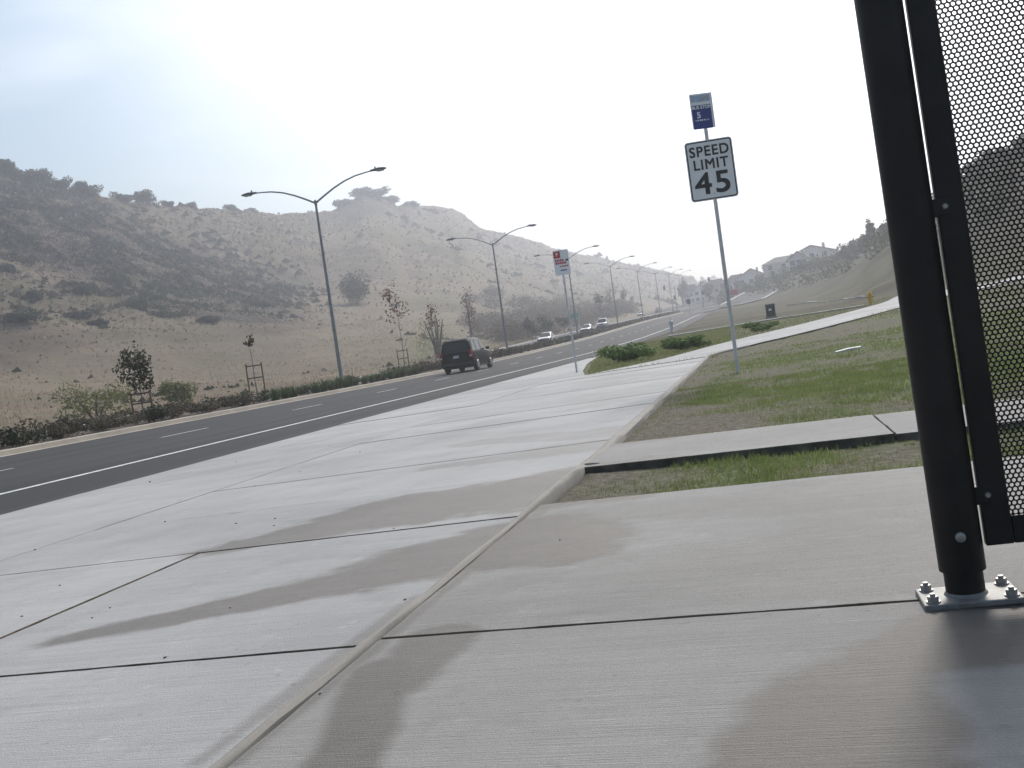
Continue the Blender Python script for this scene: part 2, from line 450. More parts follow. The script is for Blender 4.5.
# ------------------------------------------------------------------ mesh helpers
class MB:
    def __init__(self): self.v = []; self.f = []; self.mi = []
    def quad(self, *p, mi=0):
        n = len(self.v); self.v += [tuple(q) for q in p]; self.f.append(tuple(range(n, n + len(p)))); self.mi.append(mi)
    def box(self, c, d, rz=0.0, mi=0, top=1.0, M4=None):
        n = len(self.v); x, y, z = d[0] / 2, d[1] / 2, d[2] / 2
        cs, sn = math.cos(rz), math.sin(rz)
        for sz in (-1, 1):
            k = top if sz > 0 else 1.0
            for sx, sy in ((-1, -1), (1, -1), (1, 1), (-1, 1)):
                px, py = sx * x * k, sy * y * k
                q = Vector((c[0] + px * cs - py * sn, c[1] + px * sn + py * cs, c[2] + sz * z))
                if M4 is not None: q = M4 @ q
                self.v.append(tuple(q))
        for f in ((0, 3, 2, 1), (4, 5, 6, 7), (0, 1, 5, 4), (1, 2, 6, 5), (2, 3, 7, 6), (3, 0, 4, 7)):
            self.f.append(tuple(i + n for i in f)); self.mi.append(mi)
    def tube(self, pts, rad, seg=8, mi=0, cap=True):
        pts = [Vector(p) for p in pts]
        if not isinstance(rad, (list, tuple)): rad = [rad] * len(pts)
        n0 = len(self.v); prev = None
        for i, p in enumerate(pts):
            d = (pts[min(i + 1, len(pts) - 1)] - pts[max(i - 1, 0)]).normalized()
            if prev is None:
                a = Vector((1, 0, 0)) if abs(d.x) < 0.9 else Vector((0, 1, 0))
                prev = (a - d * a.dot(d)).normalized()
            else:
                prev = (prev - d * prev.dot(d)).normalized()
            b = d.cross(prev)
            for k in range(seg):
                an = 2 * math.pi * k / seg
                self.v.append(tuple(p + (prev * math.cos(an) + b * math.sin(an)) * rad[i]))
        for i in range(len(pts) - 1):
            for k in range(seg):
                a = n0 + i * seg + k; b2 = n0 + i * seg + (k + 1) % seg
                self.f.append((a, b2, b2 + seg, a + seg)); self.mi.append(mi)
        if cap:
            self.f.append(tuple(n0 + k for k in reversed(range(seg)))); self.mi.append(mi)
            e = n0 + (len(pts) - 1) * seg
            self.f.append(tuple(e + k for k in range(seg))); self.mi.append(mi)
    def loft(self, rings, mi=0, cap=True):
        n0 = len(self.v); k = len(rings[0])
        for r_ in rings: self.v += [tuple(p) for p in r_]
        for i in range(len(rings) - 1):
            for j in range(k):
                a = n0 + i * k + j; b = n0 + i * k + (j + 1) % k
                self.f.append((a, b, b + k, a + k)); self.mi.append(mi)
        if cap:
            self.f.append(tuple(n0 + j for j in reversed(range(k)))); self.mi.append(mi)
            e = n0 + (len(rings) - 1) * k
            self.f.append(tuple(e + j for j in range(k))); self.mi.append(mi)
    def mesh(self, name, mats, smooth=False):
        me = bpy.data.meshes.new(name)
        me.from_pydata(self.v, [], self.f)
        if not isinstance(mats, (list, tuple)): mats = [mats]
        for m in mats: me.materials.append(m)
        if len(mats) > 1: me.polygons.foreach_set('material_index', self.mi)
        if smooth:
            me.polygons.foreach_set('use_smooth', [True] * len(me.polygons))
            try: me.set_sharp_from_angle(angle=R(38))
            except Exception: pass
        me.update()
        return me
    def build(self, name, mats, parent=None, smooth=False, loc=None, bevel=0):
        o = link(name, self.mesh(name, mats, smooth), parent, loc)
        if bevel:
            b = o.modifiers.new('bevel', 'BEVEL'); b.width = bevel; b.segments = 2; b.limit_method = 'ANGLE'
        return o
def link(name, me, parent=None, loc=None):
    o = bpy.data.objects.new(name, me); COL.objects.link(o)
    if parent is not None: o.parent = parent
    if loc is not None: o.location = loc
    return o
def empty(name, loc=(0, 0, 0), rz=0.0):
    o = bpy.data.objects.new(name, None); COL.objects.link(o)
    o.location = loc; o.rotation_euler = (0, 0, rz); o.empty_display_size = 0.2
    return o
def tag(o, label=None, cat=None, group=None, kind=None):
    if label: o['label'] = label
    if cat: o['category'] = cat
    if group: o['group'] = group
    if kind: o['kind'] = kind
    return o
def copy_tree(o, parent=None):
    c = o.copy(); COL.objects.link(c)
    if parent is not None: c.parent = parent
    for ch in list(o.children): copy_tree(ch, c)
    return c

def np_mesh(name, V, Fq, mat, mi=None):
    me = bpy.data.meshes.new(name)
    V = np.asarray(V, np.float32).reshape(-1, 3); Fq = np.asarray(Fq, np.int32)
    k = Fq.shape[1]
    me.vertices.add(len(V)); me.vertices.foreach_set('co', V.ravel())
    me.loops.add(Fq.size); me.loops.foreach_set('vertex_index', Fq.ravel())
    me.polygons.add(len(Fq)); me.polygons.foreach_set('loop_start', np.arange(0, Fq.size, k, dtype=np.int32))
    for m in (mat if isinstance(mat, (list, tuple)) else [mat]): me.materials.append(m)
    if mi is not None: me.polygons.foreach_set('material_index', np.asarray(mi, np.int32))
    me.update(calc_edges=True)
    return me

# foliage: leaf-sized quads spread through a set of lobes
def leaf_cloud(name, lobes, n, size, mat, seed=0, up=0.25, shell=0.55, aspect=0.55):
    rg = np.random.default_rng(seed)
    L = np.array(lobes, float)                       # cx cy cz rx ry rz
    w = (L[:, 3] * L[:, 4] * L[:, 5]) ** (2 / 3); w /= w.sum()
    li = rg.choice(len(L), n, p=w)
    d = rg.normal(size=(n, 3)); d /= np.linalg.norm(d, axis=1)[:, None]
    rad = shell + (1.08 - shell) * rg.random(n) ** 0.7
    rad *= 0.85 + 0.3 * rg.random(n)
    c = L[li, :3] + d * L[li, 3:] * rad[:, None]
    nrm = d + rg.normal(size=(n, 3)) * 0.7 + np.array([0, 0, up]); nrm /= np.linalg.norm(nrm, axis=1)[:, None]
    a = rg.normal(size=(n, 3)); a -= nrm * (a * nrm).sum(1)[:, None]; a /= np.linalg.norm(a, axis=1)[:, None]
    b = np.cross(nrm, a)
    s = size * (0.6 + 0.8 * rg.random(n))[:, None]
    V = np.stack([c - a * s, c + b * s * aspect, c + a * s, c - b * s * aspect], 1)
    Fq = np.arange(4 * n).reshape(n, 4)
    return np_mesh(name, V, Fq, mat)

def rand_lobes(seed, n, rx, ry, rz, z0, k=0.45):
    rg = np.random.default_rng(seed)
    out = [(0, 0, z0, rx * 0.62, ry * 0.62, rz * 0.7)]
    for i in range(n):
        an = rg.random() * 6.283; q = 0.35 + 0.5 * rg.random()
        h = rg.uniform(-0.5, 0.75)
        s = k * (0.7 + 0.6 * rg.random())
        out.append((math.cos(an) * rx * q, math.sin(an) * ry * q, z0 + h * rz, rx * s, ry * s, rz * s))
    return out

def trunk_mesh(h, r, seed, limbs=5, spread=0.5, start=0.35, mat=None, reach=1.0):
    rg = random.Random(seed); mb = MB()
    pts = [(0, 0, -0.15)]; x = y = 0
    for i in range(1, 6):
        x += rg.uniform(-.04, .04) * h * .3; y += rg.uniform(-.04, .04) * h * .3
        pts.append((x, y, h * i / 5))
    mb.tube(pts, [r * 1.25, r, r * .85, r * .65, r * .45, r * .2], 7)
    for k in range(limbs):
        q = start + (0.95 - start) * k / max(1, limbs - 1); an = k * 2.4 + rg.random()
        i = min(4, int(q * 5)); p = Vector(pts[i]).lerp(Vector(pts[i + 1]), q * 5 - i)
        ln = h * spread * (1.15 - q * 0.6) * reach
        d = Vector((math.cos(an), math.sin(an), 0.9 + q * .8)).normalized()
        m1 = p + d * ln * .5 + Vector((0, 0, -.03 * ln)); e = p + d * ln + Vector((0, 0, .08 * ln))
        mb.tube([p, m1, e], [r * .45, r * .3, r * .1], 5)
    return mb.mesh('trunk', mat or M['bark'], True)

# ------------------------------------------------------------------ terrain
A0 = ROAD_A
_rp = [(-60, 162), (0, 174), (40, 183), (110, 195), (160, 204), (200, 210), (240, 213), (290, 215), (318, 214), (338, 209), (346, 205), (354, 200), (360, 196), (372, 195), (384, 196), (392, 200),
       (400, 205), (407, 202), (420, 205), (440, 206), (455, 208), (466, 216), (480, 226), (520, 236), (560, 247), (600, 255), (640, 264), (680, 275), (700, 280)]
_ra, _re = [], []
for q in _rp:
    d = ray(*q); _ra.append(math.atan2(d.x, d.y)); _re.append(d.z / math.hypot(d.x, d.y))
_ra = np.array([R(-180), R(-120), R(-60)] + _ra); _re = np.array([0.06, 0.10, 0.25] + _re)
_da = np.array([R(-180), R(-60), R(-30), R(-20), R(-12), R(-4), R(2), R(8), R(14)])
_dd = np.array([420, 360, 340, 375, 470, 560, 640, 780, 900.0])
def left_z(az, r, s):
    sn = np.sin(A0 - az); sn = np.where(sn < 0.02, 0.02, sn)
    rf = 37.5 / sn
    rr = np.maximum(np.interp(az, _da, _dd), rf + 150)
    Er = np.interp(az, _ra, _re)
    zf = P(rf * np.cos(A0 - az)) + 0.05
    E0 = (zf - CAM_Z) / rf
    q = (r - rf) / (rr - rf)
    g = np.interp(q, [0, .12, .25, .5, .75, 1], [0, .09, .20, .44, .74, 1])
    z = CAM_Z + r * (E0 + (Er - E0) * g)
    zr = CAM_Z + rr * Er
    z = np.where(q > 1, np.maximum(zr - (r - rr) * 0.16, 12), z)
    return z, q
_ru = np.arctan(np.array([.12, .18, .22, .27, .32, .36, .40, .46, .52, .60, .8, 1.2, 3.0]))
_rE = np.array([.020, .024, .028, .031, .036, .038, .052, .082, .100, .115, .12, .11, .08])
_rR = np.array([480, 430, 375, 320, 275, 235, 170, 140, 130, 125, 120, 120, 130.0])
def lawn_z(x, y, s, t):
    xx = np.maximum(0, x - 4.0)
    lat = 0.035 * (xx - 1.2 * (1 - np.exp(-xx / 1.2)))
    return P(s) + 0.17 + np.minimum(lat, 0.9) * (1 - 0.8 * sstep(60, 110, y)) - 0.015 * np.clip(-1.23 - t, 0, 7)
def G(x, y, fine=True):
    x = np.asarray(x, float); y = np.asarray(y, float)
    s, t = x * DX + y * DY, x * DY - y * DX
    r = np.hypot(x, y) + 1e-6; az = np.arctan2(x, y)
    zl, ql = left_z(az, r, s)
    # gullies and folds grow up the hillside
    hb = np.clip(ql, 0, 1.3)
    fold = (fbm(s / 60, t / 95, 3, 5) - .5) * 26 * hb * np.clip(1.25 - hb, 0.12, 1) * 1.2
    fold += (fbm(x / 14, y / 14, 9, 4) - .5) * 5.0 * np.clip(hb * 1.6 - 0.35, 0, 1) * np.clip(1.3 - hb, .25, 1)
    fold += (fbm(x / 6, y / 6, 5, 3) - .5) * (0.6 + 2.4 * sstep(.4, .65, ql)) * np.clip(ql * 8, 0, 1) * sstep(1.0, .9, ql)
    crag = np.exp(-((az - R(-7.6)) / R(3.4)) ** 2) * sstep(.84, .97, ql) * sstep(1.10, 1.02, ql)
    fold += crag * ((fbm(x / 7, y / 7, 15, 4) - .5) * 5)
    zl = zl + fold
    base = lawn_z(x, y, s, t) - 0.03
    rr = np.interp(az, _ru, _rR); Er = np.interp(az, _ru, _rE)
    qr = np.clip((r - 56) / (rr - 56), 0, 1)
    zt = CAM_Z + rr * Er
    qr = qr ** np.interp(np.tan(np.clip(az, 0, 1.4)), [.24, .30, .37], [3.2, 2.4, 1.0])
    hill = (zt - (P(rr * np.cos(az - A0)) + .17)) * np.interp(qr, [0, .1, .3, .7, 1], [0, .045, .2, .72, 1])
    over = np.maximum(0, r - rr)
    hill = hill + np.where(r > rr, np.minimum(over * 0.03, 8), 0)
    front = sstep(R(110), R(80), np.abs(az)) * sstep(-6, 14, t)
    hill = hill * front
    hill += (fbm(x / 9, y / 9, 21, 4) - .5) * 1.2 * np.clip(qr * 6, 0, 1) * front
    zr = base + hill
    strip = (s > 5.16) & (s < 6.5) & (t > -1.2)
    zr = zr - 0.012 * strip
    zr = zr + (fbm(x * 2.2, y * 2.2, 31, 3) - .5) * 0.05 * sstep(5.2, 6, s) * (t > -1.15) * sstep(45, 5, np.abs(t))
    zr = np.where((t < -1.25) & (s < 23.4), base - 0.08, zr)
    road = P(s) - 0.12
    z = np.where(t < -36.6, zl, np.where(t < -7.75, road, zr))
    return z
def g1(x, y): return float(G(np.array([x]), np.array([y]))[0])

def lines(segments):
    out = []
    for a, b, d in segments:
        n = max(1, int(round((b - a) / d)))
        out += list(a + (b - a) * np.arange(n) / n)
    return out
S_ = np.array(lines([(-1500, -300, 120), (-300, -40, 20), (-40, -4, 3), (-4, 3, .5), (3, 5, .25), (5, 16, .16), (16, 32, .35), (32, 70, 1), (70, 160, 2), (160, 420, 3.2), (420, 950, 8), (950, 1500, 60)]) + [1500])
T_ = np.array(lines([(-1500, -800, 60), (-800, -420, 10), (-420, -140, 3.2), (-140, -60, 1.6), (-60, -37.6, 1.1)]) + [-37.4, -36.55, -30, -22, -14, -7.85, -7.66] + lines([(-7.4, -1.6, .3)]) + [-1.3, -1.2] +
              lines([(-1.1, 4, .16), (4, 9, .3), (9, 24, .7), (24, 80, 1.6), (80, 330, 4), (330, 700, 12), (700, 1500, 80)]) + [1500])
SS, TT = np.meshgrid(S_, T_, indexing='ij')
GX = SS * DX + TT * DY; GY = SS * DY - TT * DX
GZ = G(GX, GY)
ns, ntt = SS.shape
idx = np.arange(ns * ntt).reshape(ns, ntt)
quads = np.stack([idx[:-1, :-1], idx[:-1, 1:], idx[1:, 1:], idx[1:, :-1]], -1).reshape(-1, 4)[:, ::-1]
me = np_mesh('ground', np.stack([GX, GY, GZ], -1), quads, M['ground'])
me.polygons.foreach_set('use_smooth', np.ones(len(quads), bool))

def green_at(x, y):
    s, t = x * DX + y * DY, x * DY - y * DX
    g = 0.47 + 1.6 * (fbm(x * .42, y * .42, 41, 4) - .5) + 1.9 * (fbm(x * 2.3, y * 2.3, 47, 4) - .5)
    g += 1.2 * np.exp(-(((x - 4.6) / 1.7) ** 2 + ((y - 10.8) / 1.6) ** 2))
    g += 0.35 * np.exp(-(((x - 8) / 4) ** 2 + ((y - 19) / 5) ** 2))
    g -= 0.55 * np.exp(-((t + 1.2) / 0.7) ** 2) * (s > 7)
    g = np.where((s > 5.1) & (s < 6.5), 0.62 + 1.6 * (fbm(x * 2.4, y * 2.4, 43, 3) - .5) - 0.7 * np.exp(-((t + 1.2) / 0.45) ** 2), g)
    g = np.where((t < -1.2) & (t > -8) & (s > 20), 0.75 + (fbm(x, y, 45, 3) - .5), g)
    return np.clip(g, 0.02, 1)
s_, t_ = SS, TT
rg_ = np.hypot(GX, GY)
green = green_at(GX, GY) * np.clip(1.15 - rg_ / 75, 0.12, 1)
field = np.where(t_ < -20, 1.0, sstep(52, 68, rg_) * 0.9)
az_ = np.arctan2(GX, GY); zl_, ql_ = left_z(az_, rg_, s_)
def dark_at(x, y, s, t, az, ql):
    n_ = fbm(s / 45, t / 38, 61, 5)
    b_ = np.exp(-((ql - np.interp(az, [R(-30), R(-20), R(-13)], [.86, .72, .50])) / np.interp(az, [R(-30), R(-13)], [.24, .15])) ** 2)
    return np.clip((n_ - 0.29) * 5.5, 0, 1) * np.clip(b_ * 2.4 + .08, 0, 1) * sstep(R(-9), R(-14), az)
n_dark = fbm(s_ / 45, t_ / 38, 61, 5)
band = np.exp(-((ql_ - np.interp(az_, [R(-30), R(-20), R(-13)], [.86, .72, .50])) / np.interp(az_, [R(-30), R(-13)], [.24, .15])) ** 2)
dark = np.clip((n_dark - 0.27) * 5.5, 0, 1) * np.clip(band * 2.4 + .10, 0, 1) * sstep(R(-9), R(-14), az_)
dark = np.maximum(dark, 0.5 * np.clip((fbm(GX / 30, GY / 30, 63, 5) - .58) * 7, 0, 1) * (ql_ > .3))
dark = np.where(t_ < -36, np.clip(dark, 0, 1), np.clip(0.92 + 0.8 * (fbm(GX / 8, GY / 8, 65, 4) - .5), 0, 1) * sstep(50, 64, rg_))
crag_ = np.exp(-((az_ - R(-7.6)) / R(3.8)) ** 2) * sstep(.80, .93, ql_)
dark = np.maximum(dark, np.where(t_ < -36, crag_ * .85 * np.clip(fbm(GX / 9, GY / 9, 16, 4) * 2.2 - .2, 0, 1), 0))
gpatch = np.exp(-(((az_ - R(-4.2)) / R(3.2)) ** 2 + ((ql_ - .08) / .12) ** 2))
gpatch = np.maximum(gpatch, 0.35 * np.clip((fbm(GX / 40, GY / 25, 71, 4) - .55) * 6, 0, 1))
green = np.where((t_ > -7) & (rg_ > 60), 0.22 + 0.4 * np.clip((fbm(GX / 12, GY / 12, 77, 4) - .45) * 4, 0, 1), green)
green = np.where(t_ < -36, np.clip(gpatch, 0, 1) * 0.8, green)
ca = me.color_attributes.new('tone', 'FLOAT_COLOR', 'POINT')
ca.data.foreach_set('color', np.stack([green, field, dark, np.ones_like(green)], -1).astype(np.float32).ravel())
tag(link('ground', me), 'ground of lawn, field and dry hillsides', 'ground', kind='structure')

# ------------------------------------------------------------------ road, median, kerbs
def cbend(s): return max(0.0, s - 195.0) ** 2 / 1100.0
SL = lines([(-60, 0, 6), (0, 60, 3), (60, 330, 5)]) + [330]
def sweep(name, prof, s_list, mat, parent=None, close=False, off=None, bend=True, wob=0.0):
    """prof: (t, z above the road) pairs, swept along the road"""
    mb = MB(); rings = []
    rg = random.Random(len(name))
    for s in s_list:
        c = cbend(s) if bend else 0.0
        w = rg.uniform(-wob, wob)
        rings.append([(*st(s, t + c + w), float(P(s)) + z) for (t, z) in prof])
    k = len(prof)
    for r_ in rings: mb.v += r_
    for i in range(len(rings) - 1):
        for j in range(k - (0 if close else 1)):
            a = i * k + j; b = i * k + (j + 1) % k
            mb.f.append((a, b, b + k, a + k)); mb.mi.append(0)
    if close:
        mb.f.append(tuple(range(k))); mb.f.append(tuple(len(mb.v) - k + j for j in reversed(range(k)))); mb.mi += [0, 0]
    return mb.build(name, mat, parent)
EDGE = -7.65
road = sweep('road', [(-21.5, 0), (-14, 0.0), (EDGE + .02, 0)], SL, M['asphalt'])
tag(road, 'grey asphalt carriageway running away to the right', 'road', kind='structure')
opp = sweep('opposite_road', [(-35.6, 0), (-25.9, 0)], SL, M['asphalt'])
tag(opp, 'far asphalt carriageway behind the planted median', 'road', kind='structure')
SM = [s for s in SL if s <= 262]
med = sweep('median', [(-25.8, .13), (-23.6, .22), (-21.62, .13)], SM, M['soil'])
tag(med, 'planted soil median between the two carriageways', 'median', kind='structure')
mk = sweep('median_kerb', [(-21.05, .006), (-21.42, .012), (-21.45, .15), (-21.62, .17), (-21.95, .16), (-21.95, .0)], SM, M['median_kerb'])
tag(mk, 'pale beige kerb along the planted median', 'kerb', kind='structure')
mk2 = sweep('median_kerb', [(-25.6, 0), (-25.6, .16), (-25.9, .16), (-25.92, .0)], SM, M['median_kerb'])
tag(mk2, 'far kerb of the planted median', 'kerb', kind='structure')
fk = sweep('far_sidewalk', [(-35.5, .0), (-35.52, .15), (-36.7, .17), (-36.7, -.2)], SL, M['farwalk'])
tag(fk, 'pale concrete walk beyond the far carriageway', 'sidewalk', kind='structure')
rk = sweep('road_kerb', [(EDGE - .38, .006), (EDGE - .02, .012), (EDGE, .14), (EDGE + .18, .15), (EDGE + .18, -.05)], [46] + [s for s in SL if s > 46], M['farwalk'], close=True)
tag(rk, 'concrete kerb along the near side of the road', 'kerb', kind='structure')
# side street leaving to the right at the far junction
mb = MB()
side = [((40, 205), (50, 216)), ((52, 236), (60, 232)), ((64, 262), (72, 256))]
rings = []
for a, b in side:
    za = max(g1(*a), g1(*b)) + .12
    rings.append([(a[0], a[1], za), (b[0], b[1], za)])
for i in range(len(rings) - 1):
    mb.quad(rings[i][0], rings[i][1], rings[i + 1][1], rings[i + 1][0])
tag(mb.build('side_street', M['asphalt']), 'side street leaving the far junction to the right', 'road', kind='structure')
mb = MB()
for i in range(len(side) - 1):
    for k in (0, 1):
        p, q = Vector(rings[i][k]), Vector(rings[i + 1][k])
        n_ = (q - p).cross(Vector((0, 0, 1))).normalized() * (0.9 if k else -0.9)
        u_ = Vector((0, 0, .16))
        mb.quad(p, q, q + u_, p + u_); mb.quad(p + u_, q + u_, q + n_ + u_, p + n_ + u_)
tag(mb.build('side_street_kerb', M['farwalk']), 'pale kerbs of the far side street', 'kerb', kind='structure')

# painted lines
fog_t = -10.5
ln = sweep('edge_line', [(fog_t - .09, .006), (fog_t + .09, .006)], [s for s in SL if s <= 300], M['paint'], parent=road)
e0 = to_st(*on_z(12.7, 468.5, 0).xy); e3 = to_st(*on_z(396.3, 388.8, 0).xy)
PER = (e3[0] - e0[0]) / 3; DT = (e0[1] + e3[1]) / 2
dash_n = 0
for k in range(-3, 34):
    s1 = e0[0] + k * PER; s0 = s1 - PER * .30
    c = cbend(s0)
    mb = MB()
    z0, z1 = float(P(s0)) + .006, float(P(s1)) + .006
    mb.quad((*st(s0, DT + c - .065), z0), (*st(s0, DT + c + .065), z0), (*st(s1, DT + c + .065), z1), (*st(s1, DT + c - .065), z1))
    mb.build('lane_dash', M['paint'], road)
print('FIT dash period %.2f t %.2f ; fog t %s' % (PER, DT, [round(to_st(*on_z(a, b, 0).xy)[1], 2) for a, b in ((0, 493.3), (260, 431.1), (490, 377.9))]))
print('FIT kerb t', [round(to_st(*on_z(a, b, 0).xy)[1], 2) for a, b in ((0, 457.3), (260, 409), (407.8, 378))],
      'edge t', [round(to_st(*on_z(a, b, .075).xy)[1], 2) for a, b in ((0, 513), (260, 447), (490, 385.5))])

# ------------------------------------------------------------------ concrete slabs
def walk_z(x, y):
    s, t = to_st(x, y)
    return float(lawn_z(np.array(x), np.array(y), np.array(s), np.array(t)))
def ragged(poly, seed):
    """break the straight edges of a near slab into slightly uneven lengths"""
    r_ = random.Random(seed); out = []
    for i, p in enumerate(poly):
        q = poly[(i + 1) % len(poly)]; L_ = math.dist(p, q); m_ = max(2, int(L_ / .09)); nx, ny = -(q[1] - p[1]) / L_, (q[0] - p[0]) / L_
        out.append(p)
        for k in range(1, m_):
            j = r_.gauss(0, .0016) + (.004 if r_.random() < .03 else 0); u = k / m_
            out.append((p[0] + (q[0] - p[0]) * u + nx * j, p[1] + (q[1] - p[1]) * u + ny * j))
    return out
def slab(name, poly, mat, parent, thick=.11, ch=.004, lift=0.0, gap=.0055, edge='joint', zf=walk_z):
    if parent.name.split('.')[0] in ('sidewalk', 'shelter_pad', 'cross_walk_strip') and to_st(*poly[0])[0] < 9: poly = ragged(poly, int(abs(poly[0][0] * 997 + poly[0][1] * 131)))
    n = len(poly); V2 = [Vector((*p, 0)) for p in poly]; c = sum(V2, Vector()) / n
    def enorm(i):
        e = V2[(i + 1) % n] - V2[i]; m_ = Vector((-e.y, e.x, 0)).normalized()
        return m_ if m_.dot(c - V2[i]) > 0 else -m_
    offs = []
    for i in range(n):
        a_, b_ = enorm(i), enorm(i - 1); offs.append((a_ + b_) / (1 + a_.dot(b_)))
    def inset(i, d): return V2[i] + offs[i] * d
    rings = []
    for d, dz in ((gap, -thick), (gap, -ch), (gap + ch, 0)):
        ring = []
        for i in range(n):
            q = inset(i, d); ring.append((q.x, q.y, zf(q.x, q.y) + dz + lift))
        rings.append(ring)
    mb = MB(); mb.loft(rings); k = len(rings[0])
    mb.mi = [1] * (2 * k) + [0] * (len(mb.f) - 2 * k)
    return mb.build(name, [mat, M[edge]], parent)
walk = tag(empty('sidewalk', (*st(8, -4), .1)), 'broad pale concrete sidewalk apron beside the road', 'sidewalk', kind='structure')
walk.location = (0, 0, 0)
rs = random.Random(3)
def skew(s, t): return t - .0150 * max(0.0, 8.0 - s) if -1.3 < t < -1.1 else t
def row(s0, s1, ts, mat, parent, lift=0.0, name='concrete_slab', edge='joint'):
    for a, b in zip(ts[:-1], ts[1:]):
        slab(name, [st(s0, skew(s0, a)), st(s0, skew(s0, b)), st(s1, skew(s1, b)), st(s1, skew(s1, a))], mat, parent, lift=lift + rs.uniform(-.003, .003), edge=edge)
RID = -1.235
for s0, s1 in ((-3.2, -1.2), (-1.2, .85), (.85, 2.86), (2.86, 4.9)):
    row(s0, s1, [EDGE, -5.3, -3.13, RID], M['concrete'], walk)
for s0, s1 in ((4.9, 6.42), (6.42, 8.1), (8.1, 9.85), (9.85, 11.6), (11.6, 13.4), (13.4, 15.2), (15.2, 17.0), (17.0, 18.8), (18.8, 20.6), (20.6, 22.4), (22.4, 24.2)):
    row(s0, s1, [-4.95, RID], M['concrete'], walk)
for s0, s1 in ((4.9, 9.85), (9.85, 13.4), (13.4, 17.0), (17.0, 20.6), (20.6, 24.2)):
    row(s0, s1, [EDGE, -4.95], M['concrete'], walk)
slab('concrete_slab', [st(24.2, EDGE), st(24.2, -4.2), st(28, -4.9), st(28, EDGE)], M['concrete'], walk)
slab('concrete_slab', [st(28, EDGE), st(28, -4.9), st(36, -6.1), st(36, EDGE)], M['concrete'], walk)
slab('concrete_slab', [st(36, EDGE), st(36, -6.1), st(46, -7.3), st(46, EDGE)], M['concrete'], walk)

pad = tag(empty('shelter_pad'), 'weathered grey concrete pad under the bus shelter', 'pavement', kind='structure')
for s0, s1 in ((-3.0, -1.0), (-1.0, .95), (.95, 2.92), (2.92, 5.2)):
    row(s0, s1, [-1.205, 3.2], M['pad'], pad)
    row(s0, s1, [3.2, 5.6], M['pad'], pad)
strip = tag(empty('cross_walk_strip'), 'narrow raised concrete walk crossing the grass behind the shelter pad', 'path', kind='structure')
row(6.45, 7.66, [-1.2, .73, 2.62, 4.5, 6.4, 8.3, 10.2], M['pad'], strip, lift=.008, edge='edge')

path = tag(empty('footpath'), 'pale concrete footpath curving off to the right through the lawn', 'path', kind='structure')
PL = [st(24.2, -4.1), (3.75, 26.8), (5.3, 29.6), (7.1, 32.6), (11.3, 38.4), (15, 44), (18.5, 49.5), (23, 58)]
PR = [st(24.2, RID), (5.3, 25.2), (7.0, 27.2), (9.3, 29.8), (13.2, 35.2), (16.4, 39.5), (20.5, 44), (29, 51)]
def dense(pl, n):
    pts = [Vector((*p, 0)) for p in pl]; out = []
    m = len(pts)
    for i in range(m - 1):
        p0, p1, p2, p3 = pts[max(0, i - 1)], pts[i], pts[i + 1], pts[min(m - 1, i + 2)]
        for k in range(n):
            u = k / n
            q = 0.5 * ((2 * p1) + (-p0 + p2) * u + (2 * p0 - 5 * p1 + 4 * p2 - p3) * u * u + (-p0 + 3 * p1 - 3 * p2 + p3) * u ** 3)
            out.append((q.x, q.y))
    out.append((pts[-1].x, pts[-1].y))
    return out
def zpath(x, y): return max(walk_z(x, y), g1(x, y) + .03)
pl, pr = dense(PL, 3), dense(PR, 3)
for i in range(len(pl) - 1):
    slab('concrete_slab', [pl[i], pr[i], pr[i + 1], pl[i + 1]], M['concrete'], path, lift=.012, zf=zpath, edge='edge')
cw = tag(empty('connecting_walk'), 'thin pale walk joining the footpath to the road kerb', 'path', kind='structure')
def hit(px, py, y0=18.0, y1=420.0):
    """where the line of sight through this pixel meets the ground"""
    d = ray(px, py); ys = np.arange(y0, y1, .25); zs = CAM_Z + d.z / d.y * ys
    g_ = G(ys * d.x / d.y, ys); k_ = np.nonzero(g_ >= zs)[0]
    y = ys[k_[0]] if len(k_) else y0 + 40
    return (float(y * d.x / d.y), float(y))
def off(p, d): 
    return (p[0] + d[0], p[1] + d[1])
CB = [hit(*q) for q in ((668, 337.5), (692, 333.5), (740, 326), (789, 318), (830, 312), (866, 306.5))]
CA = [off(p, (.25, 1.15)) for p in CB]
print('FIT walk', CB)
def refine(pl_, n):
    return [(a[0] + (b[0] - a[0]) * k / n, a[1] + (b[1] - a[1]) * k / n) for a, b in zip(pl_[:-1], pl_[1:]) for k in range(n)] + [pl_[-1]]
CA, CB = refine(CA, 4), refine(CB, 4)
for i in range(len(CA) - 1):
    slab('concrete_slab', [CA[i], CB[i], CB[i + 1], CA[i + 1]], M['farwalk'], cw, lift=.06, zf=zpath, edge='farwalk', gap=.002)
cw2 = tag(empty('upper_walk'), 'thin pale walk along the foot of the brown bank', 'path', kind='structure')
CB = [hit(*q) for q in ((788, 306), (818, 302.5), (845, 299.5), (868, 298))]
print('FIT upper', CB)
CA = [off(p, (.3, 1.5)) for p in CB]
CA, CB = refine(CA, 5), refine(CB, 5)
for i in range(len(CA) - 1):
    slab('concrete_slab', [CA[i], CB[i], CB[i + 1], CA[i + 1]], M['farwalk'], cw2, lift=.10, zf=zpath, edge='farwalk', gap=.002)

